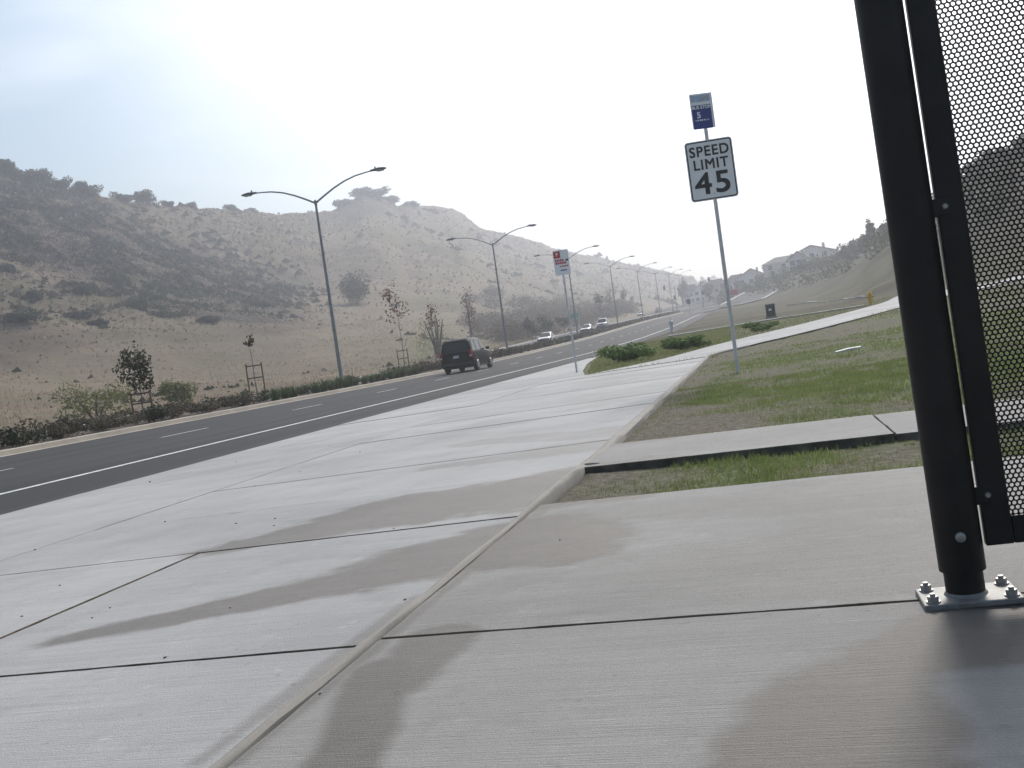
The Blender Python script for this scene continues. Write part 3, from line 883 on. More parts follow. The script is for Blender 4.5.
# raised concrete lip between the sidewalk and the pad / lawn
mb = MB(); rings = []; rr_ = random.Random(5)
lip = [st(s, skew(s, -1.22)) for s in lines([(-3, 4, .25), (4, 12, .2), (12, 21, .4), (21, 23.8, .5)])] + pr[0:6]
for i, p in enumerate(lip):
    a = Vector((*lip[max(0, i - 1)], 0)); b = Vector((*lip[min(len(lip) - 1, i + 1)], 0))
    n_ = (b - a).cross(Vector((0, 0, 1))).normalized()
    s_i = to_st(*p)[0]
    w = .017 + .027 * float(sstep(4.5, 8, s_i)); h = .014 + .016 * float(sstep(4.7, 5.4, s_i)) * (1 - .8 * float(sstep(6.3, 6.5, s_i)) * float(sstep(7.8, 7.6, s_i)))
    z = walk_z(*p)
    pr_ = []
    for k, (q, zz) in enumerate(((-1.15, -.06), (-1.0, .3), (-.55, .92), (.0, 1.0), (.55, .92), (1.0, .3), (1.15, -.06))):
        j = rr_.uniform(-.005, .005)
        zz = zz * h if zz > 0 else zz
        v = Vector((*p, 0)) + n_ * (q * w + j)
        pr_.append((v.x, v.y, z + zz + rr_.uniform(-.003, .003)))
    rings.append(pr_)
k = 7
for r_ in rings: mb.v += r_
for i in range(len(rings) - 1):
    for j in range(k - 1):
        a = i * k + j; mb.f.append((a, a + k, a + k + 1, a + 1)); mb.mi.append(0)
tag(mb.build('concrete_lip', M['kerb'], smooth=True), 'narrow raised concrete lip edging the sidewalk', 'kerb', kind='structure')

# ------------------------------------------------------------------ bus shelter end: post, base plate, perforated panel
PZ = walk_z(1.1, 2.8)
pc = on_z(966, 592, PZ + .02)
sh = tag(empty('bus_shelter', (pc.x, pc.y, PZ), -ROAD_A), 'black metal bus shelter post and perforated end panel on the concrete pad', 'bus shelter')
# local x runs away from the road, local y along it
def local(px, py, ly=0.0):
    """point on the panel plane (local y = ly) seen at this pixel, in local coordinates"""
    d = ray(px, py); o_ = Vector((0, 0, CAM_Z)); base = Vector((pc.x, pc.y, PZ))
    ny = Vector((DX, DY, 0)); k = ((base - o_).dot(ny) + ly) / d.dot(ny)
    p = o_ + d * k - base
    return (p.x * DY - p.y * DX, p.z)
PD = (local(985, 575)[0] - local(944, 580)[0])
prad = .060
mb = MB(); mb.tube([(0, 0, .085), (0, 0, 1.0), (0, 0, 2.75)], prad, 32)
post = mb.build('post', M['black_metal'], sh, True)
mb = MB(); mb.tube([(0, 0, .012), (0, 0, .1)], prad * .84, 28)
mb.build('post_foot', M['black_metal'], sh, True)
mb = MB()
for zz in range(0, 12):
    pass
mb.tube([(0, 0, .012), (0, 0, .026)], [prad * .98, prad * .86], 28)
mb.build('weld_collar', M['plate'], sh, True)
mb = MB(); mb.box((0.005, 0, .008), (.25, .17, .018))
bp = mb.build('base_plate', M['plate'], sh, bevel=.004)
for sx in (-1, 1):
    for sy in (-1, 1):
        mb = MB(); c_ = (0.005 + sx * .098, sy * .058)
        mb.tube([(*c_, .017), (*c_, .021)], .019, 16)
        mb.tube([(*c_, .021), (*c_, .034)], .0145, 6)
        mb.tube([(*c_, .034), (*c_, .041)], .0075, 10)
        mb.build('bolt', M['bolt'], bp)
a_ = math.atan2(-1, -.3)
mb = MB(); sxl, szl = local(962, 537, -prad)
an = math.asin(max(-.9, min(.9, sxl / prad)))
nrm = Vector((math.sin(an), -math.cos(an), 0)); c_ = nrm * prad + Vector((0, 0, szl))
mb.tube([c_ - nrm * .004, c_ + nrm * .003], [.0135, .0135], 16); mb.tube([c_ + nrm * .003, c_ + nrm * .006], [.011, .006], 12)
mb.build('rivet', M['bolt'], post)
# panel frame
x0 = prad + .007; zb = local(990, 545)[1]; ztop = 2.55; sw = .070; pw = 1.05; th = .03
zmesh = zb + .075
fr = MB(); fr.box((x0 + sw / 2, 0, (zb + ztop) / 2), (sw, th, ztop - zb))
stile = fr.build('stile', M['black_metal'], sh, bevel=.003)
fr = MB(); fr.box((x0 + pw - sw / 2, 0, (zb + ztop) / 2), (sw, th, ztop - zb)); fr.build('stile', M['black_metal'], sh, bevel=.003)
for zz in (zb + .0375, ztop - .0375):
    fr = MB(); fr.box((x0 + pw / 2, 0, zz), (pw - 2 * sw - .002, th - .003, .075)); fr.build('rail', M['black_metal'], sh, bevel=.003)
for (px, py) in ((940, 208), (982, 495)):
    bz = local(px, py)[1]
    mb = MB(); mb.box((x0 + .0, -.004, bz), (.075, .026, .05)); br = mb.build('bracket', M['black_metal'], sh, bevel=.004)
    mb = MB(); mb.tube([(x0 + .02, -.016, bz), (x0 + .02, -.0225, bz)], [.009, .006], 12); mb.build('screw', M['bolt'], br)
# perforated sheet: real round holes in a staggered grid
def perforated(xa, xb, za, zb_, pitch, hole, t_):
    cols = int((xb - xa) / pitch); rows_ = int((zb_ - za) / (pitch * .8660254))
    ang = np.arange(12) * math.pi / 6 + math.pi / 6
    hexr = pitch / math.sqrt(3)
    outer = []
    for k in range(12):
        if k % 2 == 0: outer.append((math.cos(ang[k]) * hexr, math.sin(ang[k]) * hexr))
        else: outer.append((math.cos(ang[k]) * pitch / 2, math.sin(ang[k]) * pitch / 2))
    outer = np.array(outer); inner = np.stack([np.cos(ang), np.sin(ang)], 1) * hole / 2
    ci, ri = np.meshgrid(np.arange(cols), np.arange(rows_))
    cx_ = (xa + pitch / 2 + (ci + .5 * (ri % 2)) * pitch).ravel(); cz_ = (za + pitch / 2 + ri * pitch * .8660254).ravel()
    n = len(cx_); V = np.zeros((n, 48, 3))
    for blk, (pts, yy) in enumerate(((outer, -t_ / 2), (inner, -t_ / 2), (inner, t_ / 2), (outer, t_ / 2))):
        V[:, blk * 12:(blk + 1) * 12, 0] = cx_[:, None] + pts[:, 0]
        V[:, blk * 12:(blk + 1) * 12, 2] = cz_[:, None] + pts[:, 1]
        V[:, blk * 12:(blk + 1) * 12, 1] = yy
    f = []
    for b0 in (0, 12, 24):
        for k in range(12):
            j = (k + 1) % 12; f.append((b0 + k, b0 + j, b0 + 12 + j, b0 + 12 + k))
    f = np.array(f); Fq = (f[None] + (np.arange(n) * 48)[:, None, None]).reshape(-1, 4)
    return np_mesh('perforated_sheet', V.reshape(-1, 3), Fq, M['black_metal'])
link('perforated_sheet', perforated(x0 + sw - .012, x0 + pw - sw + .012, zmesh - .012, 2.48, .0140, .0104, .003), sh)
mb = MB(); mb.tube([(0, 0, 2.75), (0, 0, 2.765)], [prad, prad * .8], 24); mb.build('post_cap', M['black_metal'], sh)

# ------------------------------------------------------------------ lettering
def text_mesh(body, size, mat, name='lettering', bold=0.0, xs=1.0, sp=1.0, fat=0.0):
    cu = bpy.data.curves.new('text', 'FONT'); cu.body = body; cu.size = size
    cu.align_x = 'CENTER'; cu.align_y = 'CENTER'; cu.extrude = .0012; cu.offset = bold; cu.resolution_u = 4; cu.space_character = sp
    ob = bpy.data.objects.new('text', cu); COL.objects.link(ob)
    dg = bpy.context.evaluated_depsgraph_get()
    me = bpy.data.meshes.new_from_object(ob.evaluated_get(dg)); bpy.data.objects.remove(ob)
    me.name = name; me.materials.clear(); me.materials.append(mat)
    co = np.zeros(len(me.vertices) * 3); me.vertices.foreach_get('co', co); co = co.reshape(-1, 3)
    out = np.stack([co[:, 0] * xs, -co[:, 2], co[:, 1]], 1)          # stand it up, facing -y
    me.vertices.foreach_set('co', out.ravel().astype(np.float32)); me.update()
    if fat:                                                          # heavier strokes: the same outline laid side by side
        bm = bmesh.new()
        for k, (dx, dz) in enumerate(((-fat, -fat), (fat, -fat), (-fat, fat), (fat, fat), (0, 0))):
            n0 = len(bm.verts); bm.from_mesh(me); bm.verts.ensure_lookup_table()
            for v in bm.verts[n0:]: v.co += Vector((dx, -.0005 * k, dz))
        bm.to_mesh(me); bm.free()
    return me
def put_text(body, size, mat, parent, x, z, y, **kw):
    o = link('lettering', text_mesh(body, size, mat, **kw), parent); o.location = (x, y, z); return o
def rplate(w, h, r_, th):
    pts = []
    for cx_, cz_, a0 in ((w / 2 - r_, h / 2 - r_, 0), (-w / 2 + r_, h / 2 - r_, 90), (-w / 2 + r_, -h / 2 + r_, 180), (w / 2 - r_, -h / 2 + r_, 270)):
        for k in range(5):
            a = R(a0 + k * 22.5); pts.append((cx_ + r_ * math.cos(a), cz_ + r_ * math.sin(a)))
    mb = MB(); mb.loft([[(x, -th / 2, z) for x, z in pts], [(x, th / 2, z) for x, z in pts]]); return mb, pts
def border(w, h, r_, inset, bw, y):
    _, a = rplate(w - 2 * inset, h - 2 * inset, r_, .001); _, b = rplate(w - 2 * inset - 2 * bw, h - 2 * inset - 2 * bw, max(.004, r_ - bw), .001)
    mb = MB(); n = len(a)
    for i in range(n):
        j = (i + 1) % n
        mb.quad((a[i][0], y, a[i][1]), (a[j][0], y, a[j][1]), (b[j][0], y, b[j][1]), (b[i][0], y, b[i][1]))
    return mb

# speed limit sign with the bus stop flag above it, on one pole
base = on_z(738, 371, walk_z(3.4, 15.2)); SD = base.y
def ht(px, py, b): return at_y(px, py, b.y).z
z_bot = ht(713, 200, base); z_top = ht(708, 140, base)
sg = tag(empty('road_sign', base, R(-6)), 'white SPEED LIMIT 45 sign below a blue bus stop flag on a grey pole', 'road sign')
hz = base.z
top_fl = ht(699, 94, base) - hz; bot_fl = ht(702, 129, base) - hz
mb = MB(); mb.tube([(0, 0, -.3), (0, 0, bot_fl - .02)], .030, 14); mb.build('pole', M['galv'], sg, True)
mb = MB(); mb.tube([(0, 0, bot_fl - .02), (0, 0, bot_fl + .12)], [.028, .022], 12); mb.box((0, .0, bot_fl + .06), (.05, .03, .22)); mb.build('flag_bracket', M['galv'], sg)
H_ = z_top - z_bot; W_ = H_ * .785; zc = (z_top + z_bot) / 2 - hz
mb, _ = rplate(W_, H_, .05, .004); pl_ = mb.build('speed_plate', M['sign_white'], sg); pl_.location = (0, -.036, zc)
bo = border(W_, H_, .045, .014, .018, -.0035).build('border', M['sign_black'], pl_)
for body, size, z_, bold, xs in (('SPEED', .215, .285, .0045, .95), ('LIMIT', .215, .085, .0045, .95), ('45', .46, -.215, .008, 1.14)):
    put_text(body, size * H_ / .914, M['sign_black'], pl_, 0, z_ * H_ / .914, -.0045, fat=bold, xs=xs, sp=1.12)
for z_ in (.40, -.40):
    mb = MB(); mb.tube([(0, -.003, z_ * H_), (0, -.008, z_ * H_)], .009, 8); mb.build('bolt', M['bolt'], pl_)
fh = top_fl - bot_fl; fwid = fh * .66
mb, _ = rplate(fwid, fh, .01, .004); fl = mb.build('bus_stop_plate', M['sign_white'], sg); fl.location = (-.02, -.032, (top_fl + bot_fl) / 2); fl.rotation_euler = (0, 0, R(10))
mb = MB(); mb.box((-.012, -.0032, -.085 * fh / .5), (fwid - .055, .002, fh * .68)); mb.build('blue_field', M['sign_blue'], fl)
mb = MB(); mb.box((-.012, -.0032, .36 * fh), (fwid - .055, .002, fh * .19)); mb.build('pale_header', M['sign_pale'], fl)
mb = MB(); mb.quad((.02, -.0046, .30 * fh), (.10, -.0046, .40 * fh), (.125, -.0046, .44 * fh), (.03, -.0046, .36 * fh)); mb.build('header_swoosh', M['sign_orange'], fl)
put_text('BUS STOP', .068, M['sign_white'], fl, -.012, .10 * fh, -.0046, fat=.002)
put_text('5', .13, M['sign_white'], fl, -.065, -.12 * fh, -.0046, fat=.004)
rs2 = random.Random(11)
for z_, n_ in ((.215, 9), (-.26, 10)):            # lines of print too small to read
    mb = MB(); xx = -.125
    while xx < .09:
        w_ = rs2.uniform(.010, .028); mb.box((xx + w_ / 2, -.0048, z_ * fh), (w_, .001, .022)); xx += w_ + rs2.choice((.005, .006, .016))
    mb.build('small_print', M['sign_white'], fl)

# no stopping sign further down the kerb
base2 = on_z(577, 373, .1); base2.z = walk_z(base2.x, base2.y) - .02
ns = tag(empty('parking_sign', base2, R(-4)), 'small white and red parking sign on a thin pole left of the shrubs', 'road sign')
zt2, zb2 = ht(561, 250, base2) - base2.z, ht(563, 275, base2) - base2.z
mb = MB(); mb.tube([(0, 0, -.2), (0, 0, zt2 + .02)], .027, 12); mb.build('pole', M['galv'], ns, True)
ph = zt2 - zb2; pw2 = ph * .62
mb, _ = rplate(pw2, ph, .03, .004); np_ = mb.build('sign_plate', M['sign_white'], ns); np_.location = (0, -.032, (zt2 + zb2) / 2)
mb = MB(); mb.box((-pw2 * .25, -.0035, ph * .32), (pw2 * .42, .002, ph * .27)); mb.build('red_field', M['sign_red'], np_)
put_text('P', ph * .20, M['sign_white'], np_, -pw2 * .25, ph * .32, -.005, fat=.004)
for z_, w0, w1, m_ in ((.09, -.42, .15, 'sign_red'), (-.02, -.40, .2, 'sign_red'), (-.15, -.15, .28, 'sign_red'), (-.31, -.12, .3, 'sign_blue')):
    mb = MB(); xx = w0 * pw2
    while xx < w1 * pw2:
        w_ = rs2.uniform(.03, .06); mb.box((xx + w_ / 2, -.0035, z_ * ph), (w_, .002, ph * (.085 if z_ > -.1 else .05))); xx += w_ + .012
    mb.build('small_print', M[m_], np_)
mb = MB(); mb.box((pw2 * .36, -.0035, ph * .08), (pw2 * .18, .002, ph * .07)); mb.build('arrow_mark', M['sign_black'], np_)

# ------------------------------------------------------------------ street lamps on the median
LH = 10.6
def make_lamp():
    o = empty('street_lamp')
    mb = MB(); mb.box((0, 0, .1), (.5, .5, .6)); mb.build('footing', M['kerb'], o)
    mb = MB(); mb.tube([(0, 0, .3), (0, 0, LH * .5), (0, 0, LH)], [.12, .095, .065], 14); mb.build('pole', M['lamp_metal'], o, True)
    mb = MB(); mb.tube([(0, 0, LH - .12), (0, 0, LH + .14), (0, 0, LH + .2)], [.085, .085, .03], 12); mb.build('pole_top', M['lamp_metal'], o, True)
    for sx in (-1, 1):
        pts = [(sx * x_, 0, LH + z_) for x_, z_ in ((0, 0), (.6, .33), (1.25, .66), (1.9, .92), (2.6, 1.10), (3.3, 1.18), (3.75, 1.2))]
        mb = MB(); mb.tube(pts, [.06, .055, .05, .046, .042, .038, .036], 9); mb.build('arm', M['lamp_metal'], o, True)
        mb = MB()
        ring = []
        for xx, w, zt, zb_ in ((3.55, .06, .05, .05), (3.75, .10, .07, .07), (4.05, .17, .10, .10), (4.35, .15, .07, .09), (4.5, .07, .02, .05)):
            rr = []
            for k in range(10):
                a = 2 * math.pi * k / 10
                rr.append((sx * xx, w * math.cos(a), LH + 1.22 + (zt if math.sin(a) > 0 else zb_) * math.sin(a)))
            ring.append(rr)
        mb.loft(ring if sx > 0 else [list(reversed(r_)) for r_ in ring]); hd = mb.build('lamp_head', M['lamp_head'], o, True)
        mb = MB(); mb.box((sx * 4.12, 0, LH + 1.13), (.36, .2, .06), top=1.2); mb.build('lens', M['lens'], hd)
        mb = MB(); mb.tube([(sx * 3.85, 0, LH + 1.27), (sx * 3.85, 0, LH + 1.39)], .045, 10); mb.build('photocell', M['lamp_head'], hd)
    return o
lamp0 = make_lamp()
LT = -23.3
s1 = to_st(*at_t(341, 375, LT).xy)[0]
lamp_s = [s1, s1 + 39.8, s1 + 79.5, s1 + 121, s1 + 163, s1 + 205, s1 + 247, s1 + 290]
names = ['nearest tall double-arm street lamp rising from the median left of the dark SUV',
         'second double-arm street lamp, on the median just right of the dark SUV',
         'third double-arm street lamp, half hidden behind the red and white parking sign',
         'fourth double-arm street lamp along the median, beside the white pickup',
         'fifth double-arm street lamp along the median, hazy in the distance',
         'sixth double-arm street lamp along the median, faint near the far junction',
         'seventh double-arm street lamp, faint beyond the far junction',
         'farthest faint double-arm street lamp at the end of the median row']
sh.rotation_euler = (0, -R(1.15), -ROAD_A)
for i, s in enumerate(lamp_s):
    o = lamp0 if i == 0 else copy_tree(lamp0)
    x, y = st(s, LT); o.location = (x, y, float(P(s)) + .18); o.rotation_euler = (0, 0, -ROAD_A)
    tag(o, names[i], 'street lamp', 'double-arm lamps along the median')

# ------------------------------------------------------------------ vehicles
def wheel(parent, x, y, r, w):
    mb = MB(); sg_ = 1 if x > 0 else -1
    rings = []
    for dx, rr in ((-w / 2, r * .9), (-w * .35, r), (w * .35, r), (w / 2, r * .9)):
        rings.append([(x + dx, y + math.cos(2 * math.pi * k / 20) * rr, r + math.sin(2 * math.pi * k / 20) * rr) for k in range(20)])
    mb.loft(rings); ty = mb.build('wheel', M['tyre'], parent)
    mb = MB(); xo = x + sg_ * w * .5
    mb.tube([(xo - sg_ * .02, y, r), (xo + sg_ * .012, y, r)], [r * .66, r * .6], 16); mb.build('rim', M['rim'], ty)
def xsec(y, w, zb_, zs, zt, tuck=.9, top=.88):
    """ring of one body section: half width w, bottom zb_, shoulder zs, top zt"""
    h = [(w * tuck, zb_), (w, zb_ + (zs - zb_) * .35), (w, zb_ + (zs - zb_) * .75), (w * .97, zs), (w * top, zt), (w * top * .6, zt + .012)]
    return [(x, y, z) for x, z in h] + [(-x, y, z) for x, z in reversed(h)]
def vehicle(name, L, W, H, paint_, style):
    """y runs forwards from the rear bumper; built about the rear axle side"""
    o = empty(name); w = W / 2; gc = .28; belt = H * .58 if style != 'sedan' else H * .60
    if style == 'suv':
        body = [(0.0, w * .93, .42, belt - .12, belt - .05), (.10, w * .98, .34, belt - .02, belt + .02), (.5, w, gc, belt, belt + .03), (L * .62, w, gc, belt - .01, belt + .02),
                (L * .72, w, gc, belt - .05, belt + .0), (L * .92, w * .96, gc + .04, belt - .13, belt - .07), (L * .985, w * .88, .36, belt - .25, belt - .2), (L, w * .8, .42, belt - .38, belt - .33)]
        cab = [(.10, w * .93, belt - .02, w * .90), (.22, w * .955, H - .16, w * .80), (.42, w * .955, H - .03, w * .77), (1.2, w * .955, H, w * .76), (L * .46, w * .955, H - .01, w * .76), (L * .54, w * .955, H - .09, w * .78), (L * .70, w * .93, belt + .0, w * .9)]
    elif style == 'pickup':
        body = [(0.0, w * .95, .5, belt - .12, belt - .05), (.1, w * .98, .42, belt - .02, belt), (1.9, w, gc + .06, belt, belt + .01), (L * .66, w, gc + .06, belt, belt + .02),
                (L * .78, w, gc + .06, belt - .04, belt + .02), (L * .95, w * .96, gc + .1, belt - .08, belt - .03), (L, w * .9, .45, belt - .2, belt - .15)]
        cab = [(1.95, w * .93, belt - .02, w * .88), (2.1, w * .95, H - .1, w * .80), (2.4, w * .95, H, w * .76), (L * .58, w * .95, H - .02, w * .76), (L * .63, w * .95, H - .1, w * .78), (L * .75, w * .93, belt, w * .9)]
    else:
        body = [(0.0, w * .86, .45, belt - .16, belt - .12), (.12, w * .93, .34, belt - .04, belt), (.8, w, gc - .06, belt, belt + .02), (L * .68, w, gc - .06, belt - .02, belt + .0),
                (L * .93, w * .94, gc, belt - .16, belt - .1), (L, w * .8, .4, belt - .3, belt - .25)]
        cab = [(.55, w * .88, belt - .02, w * .85), (1.25, w * .9, H - .06, w * .74), (1.8, w * .9, H, w * .72), (L * .52, w * .9, H - .04, w * .73), (L * .70, w * .9, belt - .02, w * .86)]
    mb = MB(); mb.loft([xsec(y, ww, zb_, zs, zt, .93, .9) for y, ww, zb_, zs, zt in body]); bd = mb.build('body', paint_, o, True)
    mb = MB(); rings = []
    for y, wb, zt, wt in cab:
        zlo = belt - .06; zt = max(zt, zlo + .03)
        q = [(wb, zlo), (wb * .35 + wt * .65 + .03, zlo + (zt - zlo) * .55), (wt + .02, zt - (zt - zlo) * .14), (wt * .9, zt), (wt * .4, zt + .015)]
        rings.append([(x, y, z) for x, z in q] + [(-x, y, z) for x, z in reversed(q)])
    mb.loft(rings); cb = mb.build('cabin', paint_, o, True)
    # glass, laid a little proud of the cabin
    y0, y1 = cab[1][0], cab[-2][0]
    def side_x(z):
        k = (z - belt) / (H - belt); return w * .945 - k * (w * .17) + .012
    zlo, zhi = belt + .05, H - .14
    spans = {'suv': [(.42, 1.15), (1.27, 2.2), (2.32, L * .60)], 'pickup': [(2.2, 2.95), (3.05, L * .66)], 'sedan': [(1.15, 2.05), (2.15, L * .58)]}[style]
    for sx in (-1, 1):
        for i, (a, b) in enumerate(spans):
            mb = MB(); ta = .18 if i == 0 else .02; tb = .45 if i == len(spans) - 1 else .02
            P4 = [(a, zlo), (b + (.1 if tb > .1 else 0), zlo), (b - (tb - .1 if tb > .1 else 0), zhi), (a + ta, zhi)]
            v = [(sx * side_x(z), y, z) for y, z in P4]; vi = [(sx * (side_x(z) - .02), y, z) for y, z in P4]
            mb.loft([v, vi]); mb.build('side_window', M['glass'], o)
        mb = MB(); ym = L * .64; mb.box((sx * (w + .12), ym, belt + .1), (.2, .12, .17)); mb.build('mirror', M['trim'] if style == 'suv' else paint_, o, bevel=.03)
        mb = MB(); mb.box((sx * (w - .03), (L * .2 + L * .78) / 2, gc + .02), (.08, L * .44, .1)); mb.build('sill', M['trim'], o)
    ry0, ry1 = (cab[0][0], cab[1][0])
    mb = MB(); e = .03
    if style == 'suv': rw = [(-w * .78, ry0 - e + .01, belt + .06), (w * .78, ry0 - e + .01, belt + .06), (w * .70, ry1 - e - .01, H - .2), (-w * .70, ry1 - e - .01, H - .2)]
    elif style == 'pickup': rw = [(-w * .7, ry0 - e + .02, belt + .06), (w * .7, ry0 - e + .02, belt + .06), (w * .66, ry1 - e, H - .16), (-w * .66, ry1 - e, H - .16)]
    else: rw = [(-w * .7, ry0 + .06, belt + .04), (w * .7, ry0 + .06, belt + .04), (w * .62, ry1 - .06, H - .05), (-w * .62, ry1 - .06, H - .05)]
    mb.loft([rw, [(x, y + .03, z) for x, y, z in rw]]); mb.build('rear_window', M['glass'], o)
    fy0, fy1 = cab[-1][0], cab[-2][0]; zf = cab[-2][2]
    ws = [(-w * .80, fy0 - .02 + .03, belt + .05), (w * .80, fy0 - .02 + .03, belt + .05), (w * .70, fy1 + .05, zf - .02), (-w * .70, fy1 + .05, zf - .02)]
    mb = MB(); mb.loft([ws, [(x, y - .03, z + .0) for x, y, z in ws]]); mb.build('windscreen', M['glass'], o)
    wr = .38 if style != 'sedan' else .32
    for sx in (-1, 1):
        for y in (L * .2, L * .805):
            mb = MB()
            n0 = 18; ring = []
            for rr_, xx in ((wr * 1.02, w + .005), (wr * 1.22, w + .005), (wr * 1.22, w - .05)):
                ring.append([(sx * xx, y + math.cos(math.pi * k / n0) * rr_, wr + math.sin(math.pi * k / n0) * rr_) for k in range(n0 + 1)])
            for a, b in zip(ring[:-1], ring[1:]):
                for k in range(n0): mb.quad(a[k], a[k + 1], b[k + 1], b[k])
            mb.build('wheel_arch', M['trim'], o)
            wheel(o, sx * (w - .1), y, wr, .24)
        zl = belt - .12
        if style == 'suv':
            mb = MB(); mb.box((sx * w * .90, .06, zl), (.17, .17, .46)); tl = mb.build('tail_light', M['tail'], o, bevel=.03)
            mb = MB(); mb.box((sx * w * .90, -.028, zl - .1), (.12, .006, .09)); mb.build('reversing_lens', M['plate_white'], tl)
        else:
            mb = MB(); mb.box((sx * w * .80, .08, zl), (.22, .14, .2)); mb.build('tail_light', M['tail'], o, bevel=.02)
        mb = MB(); mb.box((sx * w * .70, L - .09, belt - .3), (.34, .18, .2)); mb.build('headlight', M['head'], o, bevel=.03)
    mb = MB(); mb.box((0, -.03, .52), (W * .93, .16, .2)); mb.build('rear_bumper', M['trim'] if style == 'suv' else M['chrome'], o, bevel=.03)
    mb = MB(); mb.box((0, L + .02, .5), (W * .9, .16, .22)); mb.build('front_bumper', M['trim'], o, bevel=.03)
    mb = MB(); mb.box((0, L - .035, belt - .3), (W * .42, .1, .2)); mb.build('grille', M['trim'], o)
    mb = MB(); mb.box((0, .006 if style == 'suv' else -.02, belt - .22 if style == 'suv' else .62), (.34, .06, .16)); mb.build('number_plate', M['plate_white'], o)
    mb = MB(); mb.box((0, L * .5, .3), (W * .7, L * .78, .12)); mb.build('underbody', M['trim'], o)
    if style == 'suv':
        for sx in (-1, 1):
            mb = MB(); mb.tube([(sx * w * .66, .6, H + .0), (sx * w * .66, .7, H + .06), (sx * w * .66, L * .48, H + .06), (sx * w * .66, L * .5, H)], .022, 6); mb.build('roof_rail', M['trim'], o)
        mb = MB(); mb.box((0, .1, H - .12), (W * .7, .2, .035)); mb.build('spoiler', paint_, o)
        mb = MB(); mb.box((0, .02, belt - .05), (W * .6, .03, .03)); mb.build('tailgate_trim', M['chrome'], o)
    if style == 'pickup':
        mb = MB(); mb.box((0, 1.0, belt + .0), (W * .82, 1.75, .03)); mb.build('bed_liner', M['trim'], o)
    return o
def drive(o, s, t, heading=0.0, label=None, cat=None, group=None):
    x, y = st(s, t); o.location = (x, y, float(P(s)) + .004); o.rotation_euler = (0, 0, -ROAD_A + heading)
    tag(o, label, cat, group)
sb = on_z(466, 372, 0.0); ss, stt = to_st(sb.x, sb.y)
print('FIT suv s %.1f t %.1f' % (ss, stt))
suv = vehicle('parked_suv', 4.95, 2.05, 2.02, M['car_dark'], 'suv'); suv.name = 'suv'
drive(suv, 57.0, -17.45, 0, 'dark SUV with red tail lights driving away in the far lane', 'car')
pk = vehicle('pickup_truck', 5.4, 2.0, 1.95, M['car_white'], 'pickup')
p_ = at_t(604, 326, -28.0); drive(pk, to_st(p_.x, p_.y)[0] + 2, -28.0, math.pi, 'white pickup truck approaching on the far carriageway behind the median', 'truck')
nv = vehicle('car', 4.6, 1.8, 1.45, M['car_silver'], 'sedan')
p_ = at_t(593, 329, -28.0); drive(nv, to_st(p_.x, p_.y)[0] - 3, -28.2, math.pi, 'grey car just in front of the white pickup on the far carriageway', 'car')
wc = vehicle('car', 4.7, 1.85, 1.5, M['car_white'], 'sedan')
p_ = at_t(550, 339, -28.2); drive(wc, to_st(p_.x, p_.y)[0], -28.2, math.pi, 'white car half hidden behind the median planting, nearer than the pickup', 'car')
fc = vehicle('car', 4.6, 1.8, 1.5, M['car_navy'], 'sedan')
drive(fc, 318, -29.0, math.pi, 'dark car far down the road near the hazy junction', 'car')
fc = vehicle('car', 4.6, 1.8, 1.5, M['car_white'], 'sedan')
drive(fc, 300, -32.6, math.pi, 'pale car far down the opposite carriageway near the junction', 'car')

# ------------------------------------------------------------------ small street furniture
def gpt(px, py, y):
    p = at_y(px, py, y); p.z = g1(p.x, p.y); return p
# dark green utility cabinet
p = at_y(771.5, 318, hit(771.5, 318)[1]); gz = g1(p.x, p.y)
cbx = tag(empty('utility_cabinet', (p.x, p.y, gz), R(-16)), 'dark green utility cabinet standing on the grass beyond the footpath', 'cabinet')
hc = max(.7, min(1.5, at_y(769, 304, p.y).z - gz)); cbx.scale = (hc / 1.05,) * 3; hc = 1.05
mb = MB(); mb.box((0, 0, .05), (.85, .75, .14)); mb.build('plinth', M['kerb'], cbx)
mb = MB(); mb.box((0, 0, .12 + (hc - .2) / 2), (.68, .58, hc - .2)); bb = mb.build('housing', M['green_box'], cbx, bevel=.02)
mb = MB(); mb.box((0, 0, hc - .04), (.76, .66, .08), top=.9); mb.build('lid', M['green_box'], cbx, bevel=.01)
mb = MB(); mb.box((.0, -.3, .5), (.58, .02, .55)); dr = mb.build('door', M['green_box'], cbx)
mb = MB(); mb.box((.2, -.315, .55), (.03, .02, .12)); mb.build('handle', M['trim'], dr)
mb = MB(); mb.box((-.02, -.313, .62), (.22, .006, .14)); mb.build('notice_plate', M['sign_white'], dr)
# yellow hydrant
p = at_y(871, 304.5, hit(871, 304.5)[1]); gz = g1(p.x, p.y)
hy = tag(empty('fire_hydrant', (p.x, p.y, gz)), 'yellow fire hydrant where the thin walk meets the footpath', 'hydrant')
def lathe(prof, seg=14, c=(0, 0)):
    mb = MB(); mb.loft([[(c[0] + r_ * math.cos(2 * math.pi * k / seg), c[1] + r_ * math.sin(2 * math.pi * k / seg), z) for k in range(seg)] for r_, z in prof]); return mb
lathe([(.16, -.05), (.16, .04), (.11, .05), (.105, .5), (.13, .51), (.13, .55)]).build('barrel', M['yellow'], hy, True)
lathe([(.12, .55), (.11, .64), (.06, .70), (.03, .71), (.03, .77)]).build('bonnet', M['yellow'], hy, True)
for a in (0, math.pi, -math.pi / 2):
    mb = MB(); d_ = Vector((math.cos(a), math.sin(a), 0)); r_ = .06 if a >= 0 else .075
    mb.tube([d_ * .08 + Vector((0, 0, .40)), d_ * .17 + Vector((0, 0, .40)), d_ * .2 + Vector((0, 0, .40))], [r_ * .8, r_ * .8, r_ * 1.1], 10); mb.build('outlet_cap', M['yellow'], hy)
